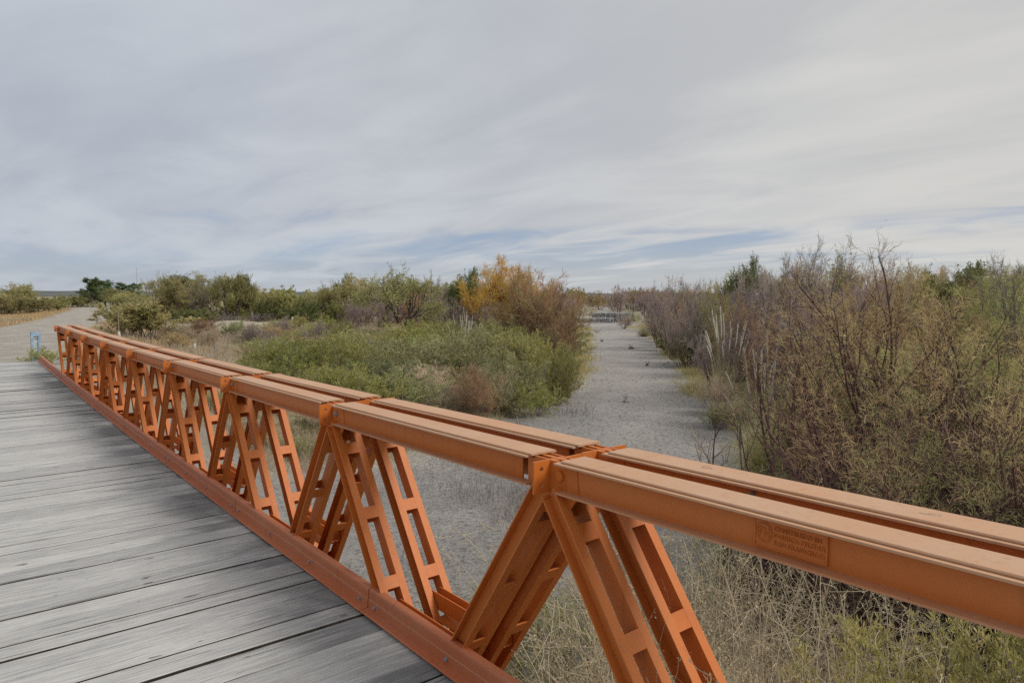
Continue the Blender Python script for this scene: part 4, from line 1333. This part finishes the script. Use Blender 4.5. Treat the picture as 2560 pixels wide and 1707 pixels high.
WEEDS = [(2.75, 1.55, 2.1), (3.1, 2.2, 2.1), (3.6, 1.7, 2.0), (3.7, 2.7, 2.0), (4.2, 2.2, 2.1), (4.3, 3.2, 2.1), (4.9, 2.9, 2.1), (4.8, 3.9, 1.9), (5.5, 3.5, 1.9), (5.6, 4.5, 1.6), (2.45, 1.0, 2.2), (2.6, .75, 2.1),
         (6.2, 4.3, 1.6), (5.4, 2.4, 1.9), (6.6, 3.4, 1.8), (3.0, 1.2, 2.1), (3.4, 2.6, 2.0), (4.6, 2.5, 2.1), (4.0, 1.7, 2.0), (5.1, 3.3, 2.1), (3.3, 1.9, 2.1), (2.6, 1.9, 1.9), (4.4, 3.6, 2.0), (2.9, 1.8, 2.1), (3.5, 2.2, 2.1)]
for k, (x, y, h) in enumerate(WEEDS):
    put('weed', x, y, rw.uniform(-.25, .2) - tz(x, y), weed_label(x, y), "dry weed", "dry weeds beside the near truss", asp=rw.uniform(.8, 1.15), tilt=.12)
put('weed', 2.12, 1.32, .98 - tz(2.12, 1.32), "dry weed growing up through the nearest truss legs", "dry weed", asp=.6, var=0)
put('weed', 2.05, 1.02, .85 - tz(2.05, 1.02), "dry weed rising inside the nearest truss legs at bottom of view", "dry weed", asp=.6, var=1)
put('weed', 2.30, 1.62, .80 - tz(2.3, 1.62), "dry weed standing between the two rows of nearest truss legs", "dry weed", asp=.6, var=2)
put('weed', 1.94, 1.25, .90 - tz(1.94, 1.25), "dry weed leaning on the front of nearest truss legs", "dry weed", asp=.55, var=1)
for x, y, h, lb in ((4.35, 1.45, 1.62, "bright green leafy shrub under the near orange beam"), (5.3, 1.75, 1.5, "green leafy shrub right behind the bright green one"), (5.9, 1.1, 1.45, "green leafy shrub at the bottom right corner"), (4.6, .6, 1.5, "green leafy shrub nearest to the bottom right corner")):
    put('leafy', x, y, h, lb, "shrub", asp=.85)
for x, y, h in ((7.2, 2.4, 1.9), (8.2, 3.4, 1.9), (8.6, 1.6, 2.0), (9.6, 3.0, 2.1), (7.0, .9, 1.7), (9.9, 4.8, 1.8), (7.6, 4.4, 1.3)):
    put('tangle', x, y, h, "dark tangle of dead twigs under the near tamarisks", "shrub", "dead twig tangles under near tamarisks", asp=.9)
for k in range(14):
    x, y = rw.uniform(5.0, 7.6), rw.uniform(5.6, 8.2)
    if rw.uniform() < .2 or y - x > 2.2:
        x, y = rw.uniform(5.2, 6.6), rw.uniform(5.9, 6.9)
    put('herb', x, y, rw.uniform(.28, .62), "low green herb on the silt below the near truss legs", "herb", "green herbs below the near truss", asp=rw.uniform(.9, 1.4))
for x, y in ((2.6, 20.5), (3.4, 22.5), (1.9, 23.2), (2.9, 24.5)):
    put('dry' if x > 2.5 else 'green', x, y, .55, "scruffy tuft at the far corner of the bridge deck", "shrub", "tufts at the far corner of deck", asp=1.3)

# ------------------------------------------------------------------ uncountable ground cover
def scatter(name, n_tufts, blades, region, hgt, wdt, material, seed, label, spread=.16, lean=(0, 45)):
    rng = np.random.default_rng(seed)
    tx, ty = region(rng, n_tufts)
    n = len(tx)
    cx = np.repeat(tx, blades) + rng.normal(0, spread, n * blades); cy = np.repeat(ty, blades) + rng.normal(0, spread, n * blades)
    cz = terrain(cx, cy) - .01
    dist = np.hypot(cx, cy); sc_ = np.repeat(rng.uniform(.55, 1.25, n), blades)
    az = rng.uniform(0, 2 * np.pi, len(cx)); le = np.radians(rng.uniform(lean[0], lean[1], len(cx)))
    d = np.stack([np.cos(az) * np.sin(le), np.sin(az) * np.sin(le), np.cos(le)], -1)
    g = Geo()
    K = 3
    Pn = shoot(np.stack([cx, cy, cz], -1), d, rng.uniform(hgt[0], hgt[1], len(cx)) * sc_, K, .12, (0, 0, -.12), rng)
    wid = (wdt * np.clip(dist / 14, 1, 6))[:, None] * np.array([1, .8, .15])[None]
    g.ribbons(Pn, wid, rng)
    return tag(link(name, np_mesh(name, *g.data(), material)), label, "grass", kind='stuff')


def wedge(px0, px1, d0, d1, sd0=.3, sd1=99, road=3.0, clump=None):
    def f(rng, n):
        d = np.exp(rng.uniform(np.log(d0), np.log(d1), n * 3)); px = rng.uniform(px0, px1, n * 3)
        v = np.stack([sight(p_, 741) for p_ in px]); t = d / np.hypot(v[:, 0], v[:, 1]); x, y = v[:, 0] * t, v[:, 1] * t
        s_ = bed_sd(x, y); rd_ = seg_dist(x, y, ROAD, False)
        ok = (s_ > sd0) & (s_ < sd1) & (rd_ > road) & ~((x < 2.6) & (y < 22))
        for mx, my, mh, mr in MOUNDS[:3]:
            ok &= np.hypot(x - mx, y - my) > mr * 1.25
        if clump is not None:
            ok &= fbm(x * clump[0], y * clump[0], clump[1], 3) + rng.uniform(-.15, .15, len(x)) > clump[2]
        return x[ok][:n], y[ok][:n]
    return f


scatter("dry_grass", 5200, 12, wedge(-60, 1450, 18, 70), (.18, .46), .008, P['straw'], 1, "pale dry grass covering the left bank")
scatter("plain_grass", 4200, 9, wedge(-250, 420, 28, 130, 1, 99, 2.7), (.12, .30), .008, P['straw_gold'], 2, "golden dry grass of the far left plain")
scatter("bank_grass", 260, 14, wedge(1760, 2800, 3.4, 8), (.25, .6), .006, P['straw'], 3, "tangled dry grass on the near right bank")
scatter("olive_grass", 2600, 14, wedge(1780, 2800, 9, 32), (.2, .5), .007, P['olive_dk'], 8, "olive undergrowth grass on the right bank")
scatter("green_grass", 1700, 12, wedge(600, 1430, 20, 50, .2, 8), (.15, .4), .008, P['sage'], 4, "greenish grass between the left bank shrubs")
scatter("edge_grass", 900, 16, wedge(1400, 1800, 34, 110, -1.2, 1.8), (.2, .5), .008, P['straw_gold'], 5, "tan grass fringe along the riverbed edges", .3)
scatter("dead_reeds", 1500, 4, wedge(880, 1480, 12, 30, -5, .4, 0, (.4, 8, .06)), (.15, .45), .005, P['bark_grey'], 6, "thin grey dead reeds standing on the riverbed", .25, (0, 18))
scatter("bed_litter", 6000, 3, wedge(1000, 1850, 9, 45, -9, 0), (.05, .16), .010, P['bark_grey'], 7, "dark plant litter strewn over the riverbed", .3, (60, 88))

# ------------------------------------------------------------------ small things
def post(px, d, py_top, wid, material, label, cat="fence post", lean=0.0, name="fence_post", group=None):
    x, y, zt = spot(px, d, py_top); z0 = tz(x, y) - .15
    p = MB(); h = zt - z0
    n = 8; vs = []
    for k, (t, rr) in enumerate(((0, 1), (.45, .94), (.93, .9), (1, .7))):
        for i in range(n):
            a = 2 * math.pi * i / n
            vs.append((math.cos(a) * wid / 2 * rr * (1 + .12 * math.sin(3 * a + k)) + lean * t * h, math.sin(a) * wid / 2 * rr, t * h))
    fs = [(k * n + i, k * n + (i + 1) % n, (k + 1) * n + (i + 1) % n, (k + 1) * n + i) for k in range(3) for i in range(n)] + [tuple(3 * n + i for i in range(n))]
    p.add(vs, fs)
    o = link(name, p.mesh(name, material), None, (x, y, z0), (0, 0, -YAW))
    return tag(o, label, cat, group)


post(462, 49, 809, .14, M_POSTW, "leaning grey fence post left of the small olive bush", lean=-.10)
post(527, 49, 801, .17, M_POSTW, "thick grey fence post at the foot of the sandy mound", lean=.06)
post(504, 52, 806, .11, M_POSTW, "grey fence post between two others at the mound", lean=.02)
post(730, 55, 792, .14, M_WHITEP, "pale fence post at right end of the sandy mound", lean=.04)
post(630, 60, 780, .16, M_POSTW, "pale stump standing against the olive hedge", "stump", name="stump")
post(420, 38, 848, .10, M_WHITEP, "white marker post just behind the truss, leftmost", "marker post", lean=.03, name="marker_post")
post(487, 36, 858, .11, M_WHITEP, "white marker post behind the truss, right of the first", "marker post", name="marker_post")
post(539, 36, 862, .13, M_POSTW, "dark grey post beside bright green shrubs", "marker post", name="marker_post")
post(876, 30, 928, .06, M_POSTW, "thin grey stake in the green thicket", "stake", name="stake", lean=-.02)
post(1303, 21.5, 1040, .05, M_POSTW, "short dark stake on the silt behind the truss", "stake", name="stake", lean=-.12)
# tall thin radio mast on the horizon
x, y, zt = spot(341, 260, 668); p = MB(); z0 = tz(x, y)
p.cyl((0, 0, -.3), (0, 0, 1), .055, zt - z0, 6, .035); p.box(-.45, .45, -.03, .03, zt - z0 - .5, zt - z0 - .42)
tag(link("radio_mast", p.mesh("radio_mast", M_POSTW), None, (x, y, z0), (0, 0, -YAW)), "thin mast rising above trees near the pines", "mast")
# grey-white roadside post
x, y, zt = spot(295, 37, 772); z0 = tz(x, y); h = zt - z0
root = tag(empty("roadside_post", (x, y, z0), -YAW), "thin whitish roadside post with thicker foot in front of round bush", "post")
p = MB(); p.cyl((0, 0, .3), (0, 0, 1), .024, h - .3, 8, .018); link("pole", p.mesh("pole", M_POSTW), root)
p = MB(); p.cyl((0, 0, -.2), (0, 0, 1), .085, .62, 10, .05); link("foot", p.mesh("foot", M_WHITEP), root)
# pale blue slotted steel post at the far bridge end
x, y, zt = spot(88, 24.2, 830); z0 = tz(x, y) - .1; h = zt - z0
root = tag(empty("steel_post", (x, y, z0), -YAW + .62 + .25), "pale blue slotted steel post at the far end of deck", "post")
W2 = .118
p = MB(); p.box(-W2, -W2 * .5, -.03, .03, 0, h); p.box(W2 * .45, W2, -.03, .03, 0, h); link("flange", p.mesh("flange", M_BLUEP), root)
p = MB(); p.box(-W2 * .4995, W2 * .4495, -.03, .03, h - .12, h); link("head", p.mesh("head", M_BLUEP), root)
p = MB(); p.box(-W2 * .4995, W2 * .4495, .0, .022, 0, h - .1205); link("web", p.mesh("web", simple_mat("worn_blue_paint", (.42, .44, .45), .8, 0, .25, 12)), root)
p = MB(); p.cyl((.015, -.001, h - .2), (0, -1, 0), .02, .008, 10); link("bolt", p.mesh("bolt", M_RUST), root)
# far gate posts by the pines
for k, px in enumerate((214, 228, 243, 256, 270)):
    post(px, 138, 759, .10, M_POSTW, "small pale fence post under the pines", group="pale fence posts under the pines")


# gabion weir across the riverbed: each wire basket is a thing with its own stones
def gabion(px0, px1, d, hgt, dep, label, lift=0.0, seed=1):
    a, b = np.array(spot(px0, d)[:2]), np.array(spot(px1, d)[:2])
    c = (a + b) / 2; wid = float(np.linalg.norm(b - a)); rz = math.atan2(b[1] - a[1], b[0] - a[0])
    root = tag(empty("gabion_basket", (c[0], c[1], -3.0 + lift), rz), label, "gabion")
    p = MB()
    t = .014
    for xx in np.linspace(-wid / 2, wid / 2, max(3, int(wid / 1.0) + 1)):
        for yy in (-dep / 2, dep / 2):
            p.box(xx - t, xx + t, yy - t, yy + t, -.3, hgt)
        p.box(xx - t, xx + t, -dep / 2, dep / 2, hgt - t, hgt + t)
    for zz in (.02, hgt):
        for yy in (-dep / 2, dep / 2):
            p.box(-wid / 2, wid / 2, yy - t * .9, yy + t * .9, zz - t * .9, zz + t * .9)
    link("wire_frame", p.mesh("wire_frame", M_WIRE), root)
    r_ = np.random.default_rng(seed); p = MB(); st = .34
    p.box(-wid / 2 + .16, wid / 2 - .16, -dep / 2 + .16, dep / 2 - .16, -.3, hgt - .14)
    for xx in np.arange(-wid / 2 + .2, wid / 2 - .1, st):
        for zz in np.arange(.12, hgt, st * .85):
            for yy in np.arange(-dep / 2 + .18, dep / 2, st):
                if zz < hgt - .4 and abs(yy) < dep / 2 - .4:
                    continue
                c_ = np.array([xx, yy, zz]) + r_.normal(0, .04, 3); s_ = r_.uniform(.17, .27, 3)
                q = [(c_ + np.array(o_) * s_ * r_.uniform(.8, 1.15)) for o_ in ((1, 0, 0), (-1, 0, 0), (0, 1, 0), (0, -1, 0), (0, 0, 1), (0, 0, -1))]
                p.add(q, [(0, 2, 4), (2, 1, 4), (1, 3, 4), (3, 0, 4), (2, 0, 5), (1, 2, 5), (3, 1, 5), (0, 3, 5)])
    o = link("stones", p.mesh("stones", M_STONE), root); o['kind'] = 'stuff'


gabion(1430, 1535, 128, .75, 2.4, "long low gabion basket spanning the riverbed", seed=1)
gabion(1480, 1528, 133, 1.05, 1.2, "raised gabion basket on top of the weir", .55, 2)
gabion(1524, 1585, 131, 1.75, 2.0, "tall gabion wing wall at right end of the weir", 0, 3)

M_LUMP = simple_mat("dark_driftwood", (.085, .078, .072), .95, 0, .4, 8)
# lumps lying on the silt
rl = np.random.default_rng(4)
for px, py, s_, lb in ((1578, 871, .30, "dark lump with stick lying in mid riverbed"), (1567, 1002, .20, "pale broken stump on the near riverbed"), (1618, 914, .16, "small dark lump right of mid riverbed"),
                       (1505, 852, .2, "dark debris left of mid riverbed"), (1457, 815, .32, "dark debris below the gabion weir")):
    v = sight(px, py); t = (-2.98 - EYE) / v[2]; x, y = v[0] * t, v[1] * t
    p = MB(); n = 9; vs = []
    for k, (zz, rr) in enumerate(((-.25, .8), (.15, 1), (.5, .75), (.75, .3))):
        for i in range(n):
            a = 2 * math.pi * i / n; q = rr * rl.uniform(.75, 1.2)
            vs.append((math.cos(a) * q * s_, math.sin(a) * q * s_ * .8, zz * s_ * .9))
    fs = [(k * n + i, k * n + (i + 1) % n, (k + 1) * n + (i + 1) % n, (k + 1) * n + i) for k in range(3) for i in range(n)] + [tuple(3 * n + i for i in range(n))]
    p.add(vs, fs)
    for q in range(3):
        a = rl.uniform(0, 6.28); p.cyl((0, 0, .1), (math.cos(a) * .6, math.sin(a) * .6, rl.uniform(.3, 1.2)), .02, s_ * 1.6, 5, .01)
    tag(link("driftwood_lump", p.mesh("driftwood_lump", M_POSTW if 'pale' in lb else M_LUMP), None, (x, y, tz(x, y))), lb, "driftwood")
print("z at weed", tz(2.1, 1.3), tz(2.75, 1.55), tz(4.2, 2.2), "shrubs", cnt, "objects", len(bpy.data.objects), "tris", sum(len(m.loops) - 2 * len(m.polygons) for m in bpy.data.meshes))
